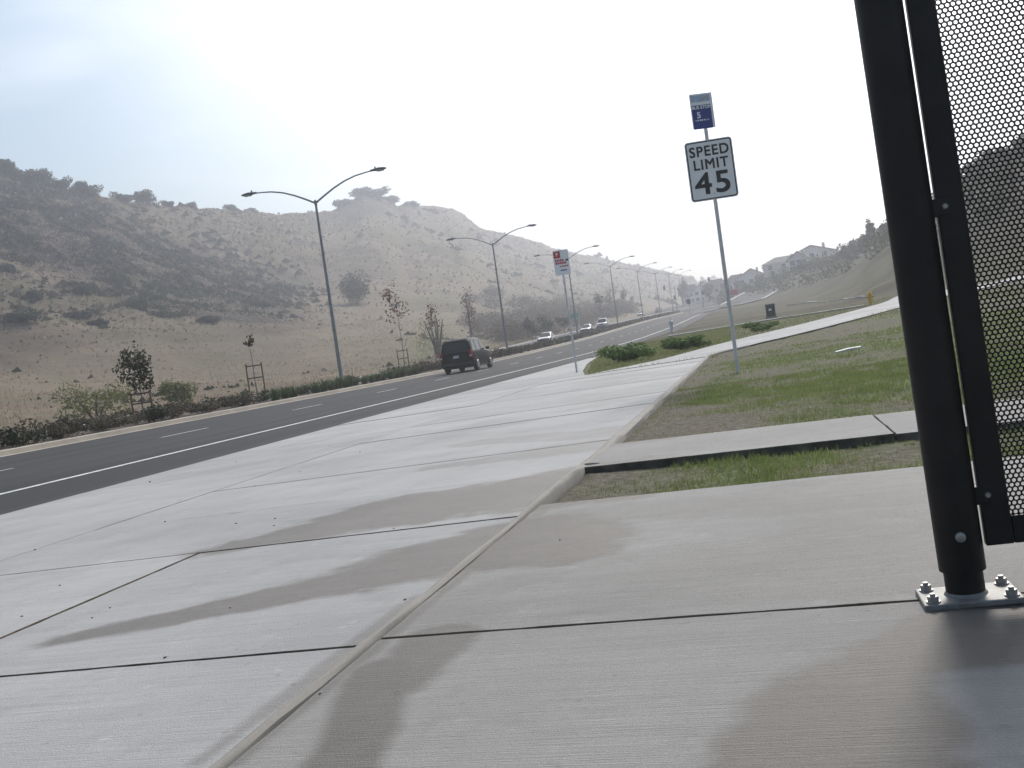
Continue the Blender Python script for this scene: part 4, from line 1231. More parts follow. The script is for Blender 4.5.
# white post at the kerb
p = on_z(671, 332, .17); s_k = to_st(p.x, p.y)[0]; s_k = 78
p = at_t(672, 331, -6.9); gz = g1(p.x, p.y)
wp = tag(empty('kerb_post', (p.x, p.y, gz)), 'stubby white post standing by the kerb beyond the shrubs', 'post')
lathe([(.22, -.1), (.22, .12), (.15, .14), (.14, .75), (.2, .78), (.2, .95), (.1, 1.05)]).build('shaft', M['white_plastic'], wp, True)
mb = MB(); mb.tube([(0, 0, 1.0), (0, 0, 1.35)], .03, 8); mb.build('marker_rod', M['white_plastic'], wp)
# white stick in the lawn
a, b = on_z(836, 354, .2), on_z(861, 350, .2)
a.z, b.z = walk_z(a.x, a.y) + .035, walk_z(b.x, b.y) + .045
mb = MB(); mb.tube([a - Vector((0, 0, 0)), a.lerp(b, .5) + Vector((0, 0, .01)), b], [.022, .024, .022], 8)
tag(mb.build('plastic_pipe', M['white_plastic']), 'short white pipe lying in the lawn right of the speed sign', 'pipe')
# lump of broken concrete and drain hole at the corner of the grass strip
p = on_z(592, 473, .12)
bm = bmesh.new(); bmesh.ops.create_icosphere(bm, subdivisions=2, radius=.055)
for v in bm.verts: v.co *= random.uniform(.75, 1.15); v.co.z *= .5; v.co.x *= 1.5
me = bpy.data.meshes.new('concrete_lump'); bm.to_mesh(me); bm.free(); me.materials.append(M['kerb'])
lump = link('concrete_lump', me, loc=(p.x, p.y, g1(p.x, p.y) + .03)); tag(lump, 'broken lump of pale concrete at the corner of the grass strip', 'rubble')
# pebbles and crumbs on the concrete
bm = bmesh.new(); bmesh.ops.create_icosphere(bm, subdivisions=1, radius=1)
for v in bm.verts: v.co *= random.uniform(.7, 1.2)
me = bpy.data.meshes.new('pebble'); bm.to_mesh(me); bm.free(); me.materials.append(M['stone'])
peb = [(110, 608), (92, 618), (22, 617), (275, 519), (236, 524), (274, 526), (165, 522), (165, 658), (320, 694), (394, 529), (35, 550), (405, 600), (230, 608),
       (450, 573), (507, 505), (560, 540), (300, 472), (180, 500), (360, 452), (60, 586), (330, 446), (236, 462), (150, 482), (255, 486)]
for i, q in enumerate(peb):
    pp = on_z(q[0], q[1], .15); pp = on_z(q[0], q[1], walk_z(pp.x, pp.y)); k = random.uniform(.003, .0065) * (1 + pp.y * .05)
    o = link('pebble', me, loc=(pp.x, pp.y, pp.z + k * .3)); o.scale = (k * 1.3, k, k * .7); o.rotation_euler = (0, 0, random.random() * 6)
    tag(o, 'tiny dark pebble lying on the concrete', 'pebble', 'pebbles scattered on the concrete')

# dark rag of debris in the gutter on the far side of the road
p = on_z(133, 430, .02); mb = MB(); rings = []
for k in range(7):
    u_ = k / 6; w_ = .10 + .12 * math.sin(math.pi * u_); hh = .03 + .09 * math.sin(math.pi * u_) * random.uniform(.7, 1.2)
    rings.append([((u_ - .5) * .9, w_ * math.cos(a), max(0, hh * math.sin(a)) * random.uniform(.75, 1.2)) for a in [2 * math.pi * j / 9 for j in range(9)]])
mb.loft(rings); o = mb.build('gutter_debris', M['trim']); o.location = (p.x, p.y, .006); o.rotation_euler = (0, 0, R(70))
tag(o, 'dark crumpled debris lying in the gutter below the median kerb at left', 'litter')
# ------------------------------------------------------------------ grass
rg = np.random.default_rng(12)
def blades(name, x, y, h, w, lean, mats, mi, label, z=None):
    n = len(x); z = G(x, y) if z is None else z
    an = rg.random(n) * 6.283; la = rg.random(n) * 6.283
    bx, by = np.cos(an) * w / 2, np.sin(an) * w / 2
    tx, ty = x + np.cos(la) * lean * h, y + np.sin(la) * lean * h
    V = np.zeros((n, 3, 3))
    V[:, 0] = np.stack([x - bx, y - by, z - .01], 1); V[:, 1] = np.stack([x + bx, y + by, z - .01], 1)
    V[:, 2] = np.stack([tx, ty, z + h], 1)
    o = link(name, np_mesh(name, V, np.arange(3 * n).reshape(n, 3), mats, mi))
    tag(o, label, 'grass', kind='stuff'); return o
def scatter_st(n, s0, s1, t0, t1, bias=1.0):
    s = s0 + (s1 - s0) * rg.random(n) ** bias; t = t0 + (t1 - t0) * rg.random(n)
    return s * DX + t * DY, s * DY - t * DX, s, t
X, Y = [], []
for n, a in ((26000, (5.2, 6.42, -1.15, 5.5)), (105000, (7.68, 14, -1.14, 7)), (70000, (14, 24, -1.1, 13)), (25000, (24, 40, -1, 22))):
    x, y, s, t = scatter_st(n, *a)
    # tufts
    x = x + 0.0; y = y + 0.0
    X.append(x); Y.append(y)
X, Y = np.concatenate(X), np.concatenate(Y)
gr = green_at(X, Y); cl = fbm(X * 5, Y * 5, 83, 2)
keep = rg.random(len(X)) < np.clip(.12 + gr * 1.0, 0, 1) * np.clip((cl - .2) * 2.2, .15, 1)
sx_, tx_ = X * DX + Y * DY, X * DY - Y * DX
# keep the path clear
def in_poly(x, y, poly):
    r_ = np.zeros(len(x), bool); j = len(poly) - 1
    for i in range(len(poly)):
        xi, yi = poly[i]; xj, yj = poly[j]
        c_ = ((yi > y) != (yj > y)) & (x < (xj - xi) * (y - yi) / (yj - yi + 1e-9) + xi); r_ ^= c_; j = i
    return r_
ppoly = pl + pr[::-1]
keep &= ~in_poly(X, Y, ppoly)
X, Y, gr = X[keep], Y[keep], gr[keep]
dist = np.hypot(X, Y)
dry = rg.random(len(X)) > np.clip(gr * 1.1 + .15, 0, .93)
h = (.016 + .028 * rg.random(len(X))) * (0.55 + gr * .8) * np.where(dry, .8, 1)
blades('lawn_grass', X, Y, h, .005 + dist * .00055, .55, [M['blade_green'], M['blade_dry']], dry.astype(int), 'patchy short grass of the lawn and of the strip beside the pad')
# wedge between kerb and footpath
x, y, s, t = scatter_st(26000, 24, 62, -7.3, -1.0)
k_ = ~in_poly(x, y, ppoly + []) & (t < -1.0 + np.maximum(0, s - 30) * .1) & (t > np.interp(s, [24, 28, 36, 46], [-4.1, -4.75, -5.95, -7.2]))
x, y = x[k_], y[k_]; x2, y2, s2, t2 = scatter_st(9000, 34, 62, -1, 9); k2 = ~in_poly(x2, y2, ppoly); x = np.concatenate([x, x2[k2]]); y = np.concatenate([y, y2[k2]])
dry = rg.random(len(x)) > .72
blades('verge_grass', x, y, .05 + .09 * rg.random(len(x)), .025, .5, [M['blade_green'], M['blade_dry']], dry.astype(int), 'weedy grass between the road kerb and the footpath')
# dry field beyond the far carriageway
n = 60000
s = -20 + 260 * rg.random(n); t = -37.8 - 150 * rg.random(n) ** 1.6
x, y = s * DX + t * DY, s * DY - t * DX
k_ = fbm(x / 5, y / 5, 91, 3) > .42; x, y = x[k_], y[k_]
dist = np.hypot(x, y); gy = rg.random(len(x)) > .88
blades('field_grass', x, y, (.12 + .3 * rg.random(len(x)) ** 2), .02 + dist * .0006, .5, [M['blade_dry'], M['leaf_brush'], M['leaf_yellow']], np.where(gy, 2, (rg.random(len(x)) > .85).astype(int)), 'tall dry grass covering the field beyond the road')

# ------------------------------------------------------------------ verge shrubs on the near side
def shrub(name, base, w, h, seed, mat, label, cat='shrub', n=1500, size=.055, group=None, nl=7):
    o = empty(name, base)
    lb = rand_lobes(seed, nl, w / 2, w / 2 * .85, h * .5, h * .45)
    link('foliage', leaf_cloud('foliage', lb, n, size, mat, seed), o)
    rg2 = random.Random(seed); mb = MB()
    for k in range(5):
        a = k * 1.26 + rg2.random(); mb.tube([(0, 0, -.1), (math.cos(a) * w * .12, math.sin(a) * w * .12, h * .35), (math.cos(a) * w * .26, math.sin(a) * w * .26, h * .72)], [.03 * h, .02 * h, .008 * h], 5)
    mb.build('stems', M['bark'], o)
    tag(o, label, cat, group); return o
p = on_z(627, 362, .13); shrub('shrub', (p.x, p.y, g1(p.x, p.y)), 1.55, .62, 3, M['leaf_shrub'], 'left larger green shrub on the verge between road and footpath', n=2600, size=.05)
p = on_z(689, 350, .15); shrub('shrub', (p.x - .1, p.y, g1(p.x, p.y)), 1.35, .46, 4, M['leaf_shrub'], 'right smaller green shrub on the verge, left of the speed sign pole', n=2200, size=.05)
p = at_y(763, 333, 40); shrub('shrub', (p.x, p.y, g1(p.x, p.y)), 1.25, .38, 5, M['leaf_shrub'], 'low bright green clump behind the footpath, right of the speed sign pole', n=1500, size=.05)

# ------------------------------------------------------------------ median planting
def strap_mesh(seed, h=.6, n=60):
    r_ = random.Random(seed); mb = MB()
    for i in range(n):
        a = r_.random() * 6.283; q = r_.random() * .22; L_ = h * r_.uniform(.7, 1.25); sp = r_.uniform(.2, .75)
        b = Vector((math.cos(a) * q, math.sin(a) * q, 0)); d = Vector((math.cos(a), math.sin(a), 0)); s_ = Vector((-math.sin(a), math.cos(a), 0)) * .022
        m_ = b + d * sp * L_ * .35 + Vector((0, 0, L_ * .65)); e = b + d * sp * L_ * .9 + Vector((0, 0, L_ * .85))
        mb.quad(b - s_, b + s_, m_ + s_ * .9, m_ - s_ * .9); mb.quad(m_ - s_ * .9, m_ + s_ * .9, e)
    return mb.mesh('strap_leaves', M['leaf_strap'])
pink = [leaf_cloud('foliage', rand_lobes(k, 6, .62, .55, .34, .3), 420, .055, M['leaf_pink'], k) for k in (21, 22, 23)]
darks = [leaf_cloud('foliage', rand_lobes(k, 6, .6, .55, .34, .3), 420, .055, M['leaf_dark'], k) for k in (31, 32)]
straps = [strap_mesh(k, .62, 70) for k in (41, 42, 43)]
brown = [leaf_cloud('foliage', rand_lobes(k, 6, .6, .55, .32, .28), 380, .055, M['leaf_brown'], k) for k in (51, 52)]
rr_ = random.Random(77)
s = 14.0
spx = lambda px, py: to_st(*at_t(px, py, -22.4).xy)[0]
sB, sC, sD = spx(262, 400), spx(420, 375), spx(520, 350)
print('FIT median s', sB, sC, sD)
while s < 96:
    for t0 in (-22.5, -23.5, -24.7):
        if t0 < -23 and rr_.random() < .18: continue
        ss_ = s + rr_.uniform(-.3, .3); tt_ = t0 + rr_.uniform(-.22, .22)
        if s < sB: ch = 'pink' if rr_.random() < .72 else 'dark'
        elif s < sC: ch = 'strap' if rr_.random() < .85 else 'dark'
        elif s < sD: ch = 'brown'
        else: ch = rr_.choice(['strap', 'brown', 'dark'])
        me = rr_.choice({'pink': pink, 'dark': darks, 'strap': straps, 'brown': brown}[ch])
        x, y = st(ss_, tt_); k = rr_.uniform(.72, 1.2)
        o = link({'pink': 'flowering_shrub', 'dark': 'dark_shrub', 'strap': 'strap_leaf_clump', 'brown': 'brown_shrub'}[ch], me, loc=(x, y, float(P(ss_)) + .16))
        o.scale = (k, k, k * rr_.uniform(.8, 1.1)); o.rotation_euler = (0, 0, rr_.random() * 6.28)
        lab, grp = {'pink': ('low pink-flecked shrub in the median row left of the nearest lamp', 'pink-flecked shrubs in the median'),
                    'dark': ('low dark green shrub among the median planting', 'dark shrubs in the median'),
                    'strap': ('green strap-leaved clump in the median planting', 'strap-leaved clumps in the median'),
                    'brown': ('low brown shrub in the median planting beside or beyond the SUV', 'brown shrubs in the median')}[ch]
        tag(o, lab, 'shrub', grp)
    s += 1.02
# far part of the median reads as one low mass
nn = 9000
s = 96 + 164 * rg.random(nn); t = -22.2 - 3.2 * rg.random(nn)
cb_ = np.maximum(0, s - 195) ** 2 / 1100
x = s * DX + (t + cb_) * DY; y = s * DY - (t + cb_) * DX
hgt = .2 + .55 * fbm(s / 3, t / 2, 5, 3)
zz = P(s) + .15 + hgt * rg.random(nn)
c = np.stack([x, y, zz], 1); sz = .16 * (.6 + .8 * rg.random(nn))[:, None]
a = rg.normal(size=(nn, 3)); a /= np.linalg.norm(a, axis=1)[:, None]; b = np.cross(a, rg.normal(size=(nn, 3))); b /= np.linalg.norm(b, axis=1)[:, None]
V = np.stack([c - a * sz, c + b * sz * .6, c + a * sz, c - b * sz * .6], 1)
mi = (rg.random(nn) > .5).astype(int)
tag(link('median_groundcover', np_mesh('median_groundcover', V, np.arange(4 * nn).reshape(nn, 4), [M['leaf_brown'], M['leaf_dark']], mi)), 'low brown and green planting on the far part of the median', 'planting', kind='stuff')

# ------------------------------------------------------------------ trees
def tree(name, base, H, cw, ch, seed, mat, label, n=900, size=.2, group=None, cat='tree', trunk_r=None, bark=None, limbs=6, shell=.5, lob=9):
    o = empty(name, base)
    tr = trunk_r or H * .022
    link('trunk', trunk_mesh(H * .85, tr, seed, limbs, cw / H * .55, .3, bark), o)
    lb = rand_lobes(seed + 1, lob, cw / 2, cw / 2, ch / 2, H - ch * .52)
    link('crown', leaf_cloud('crown', lb, n, size, mat, seed, shell=shell), o)
    tag(o, label, cat, group); return o
def staked(px_base, px_top, t, crown_w, seed, mat, label, crown_frac=.62, n=500, size=.07, stake_h=1.0, sparse=False):
    b = at_t(*px_base, t); s_, _ = to_st(b.x, b.y)
    gz = float(P(s_)) + .16 if t > -26 else g1(b.x, b.y)
    H = at_y(*px_top, b.y).z - gz
    o = tree('young_tree', (b.x, b.y, gz), H, crown_w, H * crown_frac, seed, mat, label, n=n, size=size, trunk_r=.03, bark=M['bark_pale'], limbs=6, shell=.25 if sparse else .4)
    for sx in (-1, 1):
        mb = MB(); mb.tube([(sx * .38, 0, -.1), (sx * .38, 0, stake_h)], .035, 7); mb.build('stake', M['stake'], o)
    for zz in (stake_h * .93, stake_h * .62):
        mb = MB(); mb.box((0, 0, zz), (.8, .04, .06)); mb.build('cross_bar', M['stake'], o)
    o.rotation_euler = (0, 0, -ROAD_A + R(20)); return o
staked((143, 412), (131, 348), -24.2, 1.45, 101, M['leaf_dark'], 'young staked tree with a dense dark crown in the median at left', .66, n=900, size=.075, stake_h=1.25)
staked((258, 395), (248, 334), -24.4, .75, 102, M['leaf_brown'], 'nearly bare staked sapling with a leaf tuft, between dark young tree and nearest lamp', .22, n=70, size=.09, stake_h=1.95, sparse=True)
staked((405, 372), (399, 280), -26.0 + .2, 2.3, 103, M['leaf_red'], 'thin reddish sapling with upright branches left of the dark SUV', .5, n=200, size=.11, stake_h=1.9, sparse=True)
staked((441, 362), (434, 300), -25.4, 1.5, 104, M['leaf_red'], 'small thin reddish sapling just behind the dark SUV', .5, n=120, size=.11, stake_h=1.9, sparse=True)
def field_tree(px_b, px_t, t, cw, seed, mat, label, n=700, size=.18, chf=.8, **kw):
    b = at_t(*px_b, t); gz = g1(b.x, b.y); H = max(1.0, at_y(*px_t, b.y).z - gz)
    return tree(kw.pop('name', 'tree'), (b.x, b.y, gz), H, cw, H * chf, seed, mat, label, n=n, size=size, **kw)
field_tree((470, 330), (470, 284), -45, 3.4, 105, M['leaf_red'], 'reddish bare-branched tree beyond the road behind the SUV', n=260, size=.2, shell=.25)
field_tree((357, 302), (357, 270), -110, 9.5, 106, M['leaf_oak'], 'broad rounded dark green tree alone in the dry field', n=2600, size=.32, chf=.95, lob=12)
field_tree((533, 342), (531, 317), -36.9, 2.6, 107, M['leaf_dark'], 'leftmost small dark round tree beyond the far carriageway', n=500)
field_tree((549, 338), (548, 314), -36.9, 3.0, 108, M['leaf_dark'], 'middle small dark round tree beyond the far carriageway, above the white car', n=500)
field_tree((565, 336), (564, 314), -36.9, 3.0, 109, M['leaf_dark'], 'right small dark round tree beyond the far carriageway, near the parking sign', n=500)
for i, (px, pb, ptp, cw_) in enumerate(((602, 322, 291, 3.6), (613, 320, 284, 4.5), (625, 317, 288, 3.5), (633, 314, 296, 3.0))):
    field_tree((px, pb), (px, ptp), -41 - i * 2, cw_, 120 + i, M['leaf_oak'] if i == 0 else M['leaf_brush'],
               ['dark poplar-like tree beyond the white pickup', 'tall bare tree just right of the dark poplar', 'slim bare tree behind the fourth lamp', 'small bare tree at the end of the roadside group'][i], n=500, size=.22, shell=.3)
# yellow-green feathery bushes at the field edge on the left
def fbush(px_b, px_t, t, w, seed, mat, label, n=1500, size=.09):
    b = at_t(*px_b, t); gz = g1(b.x, b.y); H = max(.8, at_y(*px_t, b.y).z - gz)
    return shrub('bush', (b.x, b.y, gz), w, H, seed, mat, label, 'bush', n, size)
fbush((97, 425), (97, 383), -38.2, 4.0, 61, M['leaf_yellow'], 'wide yellow-green feathery bush at the field edge, left of the dark young tree')
fbush((182, 408), (181, 377), -38.4, 2.6, 62, M['leaf_yellow'], 'smaller yellow-green bush at the field edge, right of the dark young tree')
fbush((435, 330), (432, 305), -42, 5.0, 63, M['leaf_yellow'], 'yellow-green bush on the slope behind the dark SUV')
for i, (pb, pt_, w_, lab) in enumerate((((172, 318), (172, 309), 9, 'dark low bush at the foot of the hill, left of the nearest lamp'), ((208, 322), (208, 314), 5, 'small dark bush at the foot of the hill, right of the low dark bush'),
                                       ((80, 318), (78, 309), 7, 'dark low bush at the foot of the hill above the dark young tree'), ((97, 326), (97, 318), 4, 'small round bush below the hill, right of the dark low bush'),
                                       ((22, 322), (18, 311), 7, 'dark bush at the hill foot near the left picture edge'), ((140, 310), (136, 296), 8, 'dark bush clump where the rocky slope meets the field'))):
    h_ = hit(*pb, 60); sh_ = at_y(*pt_, h_[1]).z - g1(*h_)
    shrub('hill_bush', (h_[0], h_[1], g1(*h_) - .2), w_, max(1.5, sh_), 500 + i, M['leaf_oak'], lab, 'bush', 1500, .22, nl=9)
# brown brush covering the foot of the hill in the middle distance
lb = []
r9 = random.Random(9)
for i in range(150):
    s = r9.uniform(125, 360); t = -42 - r9.random() ** 1.4 * 50; x, y = st(s, t)
    if x / y < -.04 + r9.random() * .03: continue
    k = r9.uniform(1.6, 3.8); lb.append((x, y, g1(x, y) + k * .35, k * 1.3, k * 1.3, k * .8))
tag(link('brush_thicket', leaf_cloud('brush_thicket', lb, 60000, .22, M['leaf_brush'], 9, shell=.4)), 'brown leafless brush massed at the foot of the hill', 'brush', kind='stuff')
lb = []
for i in range(700):                           # low scrub over the hillside
    az = R(r9.uniform(-32, -4)); r_ = r9.uniform(140, 340)
    x, y = math.sin(az) * r_, math.cos(az) * r_
    if to_st(x, y)[1] > -60: continue
    ql = float(left_z(np.array(az), np.array(r_), np.array(0.0))[1]); bc = float(np.interp(az, [R(-30), R(-13)], [.78, .48]))
    pr_b = math.exp(-((ql - bc) / .16) ** 2) * (1 if az < R(-11) else .1)
    if ql < .42 or r9.random() > pr_b * .06 or float(fbm(np.array(x / 25), np.array(y / 25), 13, 3)) < .42: continue
    k = r9.uniform(.5, 1.3)
    for q_ in range(4):
        xx, yy = x + r9.uniform(-2, 2) * k, y + r9.uniform(-2, 2) * k; kk = k * r9.uniform(.5, 1.2); lb.append((xx, yy, g1(xx, yy) + kk * .3, kk * 1.2, kk * 1.2, kk))
tag(link('hill_scrub', leaf_cloud('hill_scrub', lb, 60000, .22, M['leaf_oak'], 10, shell=.4)), 'low scrub scattered over the lower hillside', 'scrub', kind='stuff')

# dry tufts and small scrub that give the hillside its grain
n = 230000
az = R(-36) + R(50) * rg.random(n); q = .02 + .97 * rg.random(n)
sn = np.maximum(.02, np.sin(A0 - az)); rf = 37.5 / sn; rr2 = np.maximum(np.interp(az, _da, _dd), rf + 150)
r_ = rf + (rr2 - rf) * q; x, y = np.sin(az) * r_, np.cos(az) * r_; s, t = x * DX + y * DY, x * DY - y * DX
k_ = (t < -38) & (r_ > 75); x, y, s, t, az, q, r_ = (v[k_] for v in (x, y, s, t, az, q, r_))
dk = dark_at(x, y, s, t, az, q); cl = fbm(x / 7, y / 7, 93, 4); cl2 = fbm(x / 28, y / 28, 95, 3)
isd = rg.random(len(x)) < np.clip(dk ** 1.3 * .55 * np.clip((cl - .40) * 6, 0, 1) * sstep(.38, .62, q) + .10 * np.clip((cl - .60) * 8, 0, 1) * np.clip((cl2 - .5) * 5, 0, 1), 0, .9)
keep = isd | (rg.random(len(x)) < .32 * sstep(.25, .6, q) * (1 - .75 * sstep(R(-14), R(-8), az))); x, y, r_, isd = x[keep], y[keep], r_[keep], isd[keep]
mi = np.where(isd, np.where(rg.random(len(x)) > .35, 2, 1), np.where(rg.random(len(x)) > .70, 1, 0))
h = np.where(isd, .0016 + .0036 * rg.random(len(x)) ** 2, .0008 + .0016 * rg.random(len(x))) * r_
blades('hill_tufts', x, y, h, h * np.where(isd, 2.6, 1.6), .5, [M['blade_dry'], M['leaf_brush'], M['leaf_oak']], mi, 'dry tufts and small dark scrub covering the hillside')
# oaks along the ridge
oakm = [leaf_cloud('crown', rand_lobes(k, 10, 4.2, 4.2, 2.9, 3.4), 1500, .42, M['leaf_oak'], k) for k in (201, 202, 203)]
oakt = trunk_mesh(4.2, .22, 5, 6, .45, .3)
ridge = [(4, 10, 'leftmost round oak on the ridge at the picture edge'), (18, 9, 'second round oak on the left end of the ridge'), (41, 11.5, 'largest dark oak standing proud on the left ridge'),
         (64, 8, 'low oak right of the largest ridge oak'), (78, 8, 'low oak in the middle of the left ridge clump'), (92, 8, 'oak at the right end of the left ridge clump'),
         (122, 7.5, 'oak alone on the ridge left of the paired oaks'), (146, 9, 'rounded oak on the falling ridge line'), (166, 5.5, 'small oak below the rounded ridge oak'),
         (189, 6, 'small upright oak where the ridge dips'), (229, 6.5, 'left of two small oaks in the ridge saddle'), (249, 5.5, 'right of two small oaks in the ridge saddle, by the lamp head')]
for i, (px, wd, lab) in enumerate(ridge):
    az = math.atan2(ray(px, 200).x, ray(px, 200).y); r_ = float(np.interp(az, _da, _dd)) - 2
    x, y = math.sin(az) * r_, math.cos(az) * r_
    o = empty('oak_tree', (x, y, g1(x, y) - 1.9)); k = wd / 9.0
    o.scale = (k, k, k * .92); o.rotation_euler = (0, 0, i * 1.3)
    link('crown', oakm[i % 3], o); link('trunk', oakt, o); tag(o, lab, 'tree', 'oaks along the ridge')
# dark rounded clumps crowning the far summit
for i, (px, wd, lab) in enumerate(((342, 12, 'dark clump on the left shoulder of the far hilltop'), (364, 13, 'left dark clump crowning the far hilltop'), (377, 15, 'largest dark clump crowning the far hilltop'),
                                   (389, 12, 'right dark clump crowning the far hilltop'), (410, 9, 'small dark clump right of the hilltop crown'))):
    az = math.atan2(ray(px, 200).x, ray(px, 200).y); r_ = float(np.interp(az, _da, _dd)) - 3
    x, y = math.sin(az) * r_, math.cos(az) * r_
    o = empty('summit_clump', (x, y, g1(x, y) - 2.6)); k = wd / 9.0
    o.scale = (k, k, k * .62); o.rotation_euler = (0, 0, i * 2.1)
    link('crown', oakm[(i + 1) % 3], o); link('trunk', oakt, o); tag(o, lab, 'bush', 'clumps on the far summit')

# ------------------------------------------------------------------ right-hand bank: trees and houses
tb = [(786, 287, 6, 272, 'leaf_oak'), (800, 283, 8, 266, 'leaf_dark'), (814, 279, 9, 262, 'leaf_oak'), (826, 277, 9, 258, 'leaf_brush'), (836, 273, 10, 252, 'leaf_oak'), (848, 268, 9, 244, 'leaf_dark'), (858, 262, 8, 238, 'leaf_oak'),
      (866, 256, 7, 233, 'leaf_dark'), (872, 252, 4.2, 219, 'leaf_dark'), (880, 250, 8, 230, 'leaf_oak'), (890, 246, 8, 222, 'leaf_dark'), (902, 240, 9, 214, 'leaf_oak'), (925, 228, 10, 204, 'leaf_oak'), (950, 214, 10, 190, 'leaf_dark'), (975, 200, 11, 174, 'leaf_oak'), (1000, 188, 11, 160, 'leaf_dark'), (1030, 178, 12, 148, 'leaf_oak')]
words = ['lowest bush', 'second bush', 'third bush', 'brownish bush', 'fifth tree', 'sixth tree', 'seventh tree', 'eighth tree', 'slim pointed conifer-like tree', 'tree right of the slim pointed tree', 'tree just left of the shelter post', 'tree hidden by the shelter post',
         'tree between post and panel', 'first tree seen through the perforated panel', 'second tree seen through the perforated panel', 'third tree seen through the perforated panel', 'last tree seen through the perforated panel']
for i, (px, pb, wpx, ptp, mt) in enumerate(tb):
    d = ray(px, pb); az = math.atan2(d.x, d.y); r_ = float(np.interp(az, _ru, _rR)) * .97
    x, y = math.sin(az) * r_, math.cos(az) * r_; gz = g1(x, y)
    H = max(2.5, at_y(px, ptp, y).z - gz); w = max(wpx * 1.9 * r_ / F, H * .45) if i != 8 else H * .3
    tree('bank_tree', (x, y, gz - .2), H, w, H * .9, 300 + i, M['leaf_bank' if mt == 'leaf_oak' else mt], words[i] + ' up the right-hand bank', n=700, size=.3, group='trees up the right-hand bank', lob=9)
lb = []
for i in range(170):
    az = math.atan(r9.uniform(.22, .8)); k_ = float(np.interp(az, _ru, _rR)); r_ = k_ * r9.uniform(.72, 1.1)
    x, y = math.sin(az) * r_, math.cos(az) * r_; k = r9.uniform(.5, 1.5) * (1 + r_ / 250); lb.append((x, y, g1(x, y) + k * .4, k * 1.3, k * 1.3, k))
tag(link('bank_scrub', leaf_cloud('bank_scrub', lb, 16000, .3, M['leaf_bank'], 19, shell=.4)), 'dark scrub covering the upper right-hand bank', 'scrub', kind='stuff')

def house(px, pb, ptp, wpx, dist, seed, mat, roofm, rz, label, gable=True):
    d = ray(px, pb); az = math.atan2(d.x, d.y); y = dist; p = at_y(px, pb, y); gz = g1(p.x, p.y)
    ztop = at_y(px, ptp, y).z; W = wpx * y / F; H = min(8.5, max(6.0, ztop - gz)); D_ = W * .75
    o = tag(empty('house', (p.x, p.y, gz - .3), rz), label, 'house', 'houses on the far hillside')
    hw = H * .66; mb = MB(); mb.box((0, 0, hw / 2), (W, D_, hw))
    if gable:
        for sy in (-1, 1): mb.quad((-W / 2, sy * D_ / 2, hw), (W / 2, sy * D_ / 2, hw), (0, sy * D_ / 2, H * .97))
    mb.build('wall', mat, o)
    mb = MB(); e = .5; t_ = .22
    if gable:
        for sx in (-1, 1):
            A = [(sx * (W / 2 + e), -D_ / 2 - e, hw - .25), (0, -D_ / 2 - e, H), (0, D_ / 2 + e, H), (sx * (W / 2 + e), D_ / 2 + e, hw - .25)]
            mb.loft([A, [(x, y_, z - t_) for x, y_, z in A]])
    else:
        A = [(-W / 2 - e, -D_ / 2 - e, hw), (W / 2 + e, -D_ / 2 - e, hw), (W / 2 + e, D_ / 2 + e, hw), (-W / 2 - e, D_ / 2 + e, hw)]
        B = [(-W / 5, -.3, H), (W / 5, -.3, H), (W / 5, .3, H), (-W / 5, .3, H)]; mb.loft([A, B])
    rf = mb.build('roof', roofm, o)
    mb = MB(); mb.box((W * .22, D_ * .1, H * .93), (.7, .7, 1.6)); mb.build('chimney', mat, rf)
    r_ = random.Random(seed)
    for fl_ in (.28, .72):
        for k in range(3):
            x = (k - 1) * W * .3 + r_.uniform(-.3, .3); z = hw * fl_; ww, wh = 1.3, 1.4
            mb = MB(); mb.box((x, -D_ / 2 - .03, z), (ww + .24, .08, wh + .24)); f_ = mb.build('window', M['sign_white'], o)
            mb = MB(); mb.box((x, -D_ / 2 - .085, z), (ww, .04, wh)); mb.build('pane', M['glass'], f_)
    return o
house(818, 280, 251, 40, 295, 1, M['stucco1'], M['roof'], R(-28), 'largest pale house at the right end of the hillside row, gable facing the road')
house(786, 282, 256, 38, 315, 2, M['stucco0'], M['roof2'], R(-20), 'wide cream house left of the largest gabled house', False)
house(803, 288, 268, 20, 280, 3, M['stucco3'], M['roof'], R(-25), 'small lilac-grey house in front of the cream one')
house(752, 284, 262, 30, 345, 4, M['stucco1'], M['roof'], R(-12), 'white gabled house left of the orange tree')
house(737, 284, 264, 24, 365, 5, M['stucco2'], M['roof2'], R(-15), 'tan house just right of the speed sign pole', False)
house(716, 283, 265, 26, 385, 6, M['stucco0'], M['roof2'], R(-8), 'hazy house just left of the speed sign pole', False)
house(702, 283, 267, 20, 400, 7, M['stucco1'], M['roof'], R(-10), 'hazy white gabled house second from the left end of the row')
house(690, 283, 270, 18, 430, 8, M['stucco3'], M['roof'], R(-10), 'farthest hazy house at the left end of the row', False)
def ftree(px, pb, ptp, wpx, dist, seed, mat, label, group=None):
    p = at_y(px, pb, dist); gz = g1(p.x, p.y); H = max(3, at_y(px, ptp, dist).z - gz)
    tree('hillside_tree', (p.x, p.y, gz - .3), H, wpx * dist / F, H * .85, seed, M[mat], label, n=600, size=.42, group=group)
ftree(771, 284, 262, 13, 335, 401, 'leaf_orange', 'orange autumn tree between the hillside houses')
ftree(763, 290, 274, 12, 325, 402, 'leaf_red', 'rusty low tree left of the orange one')
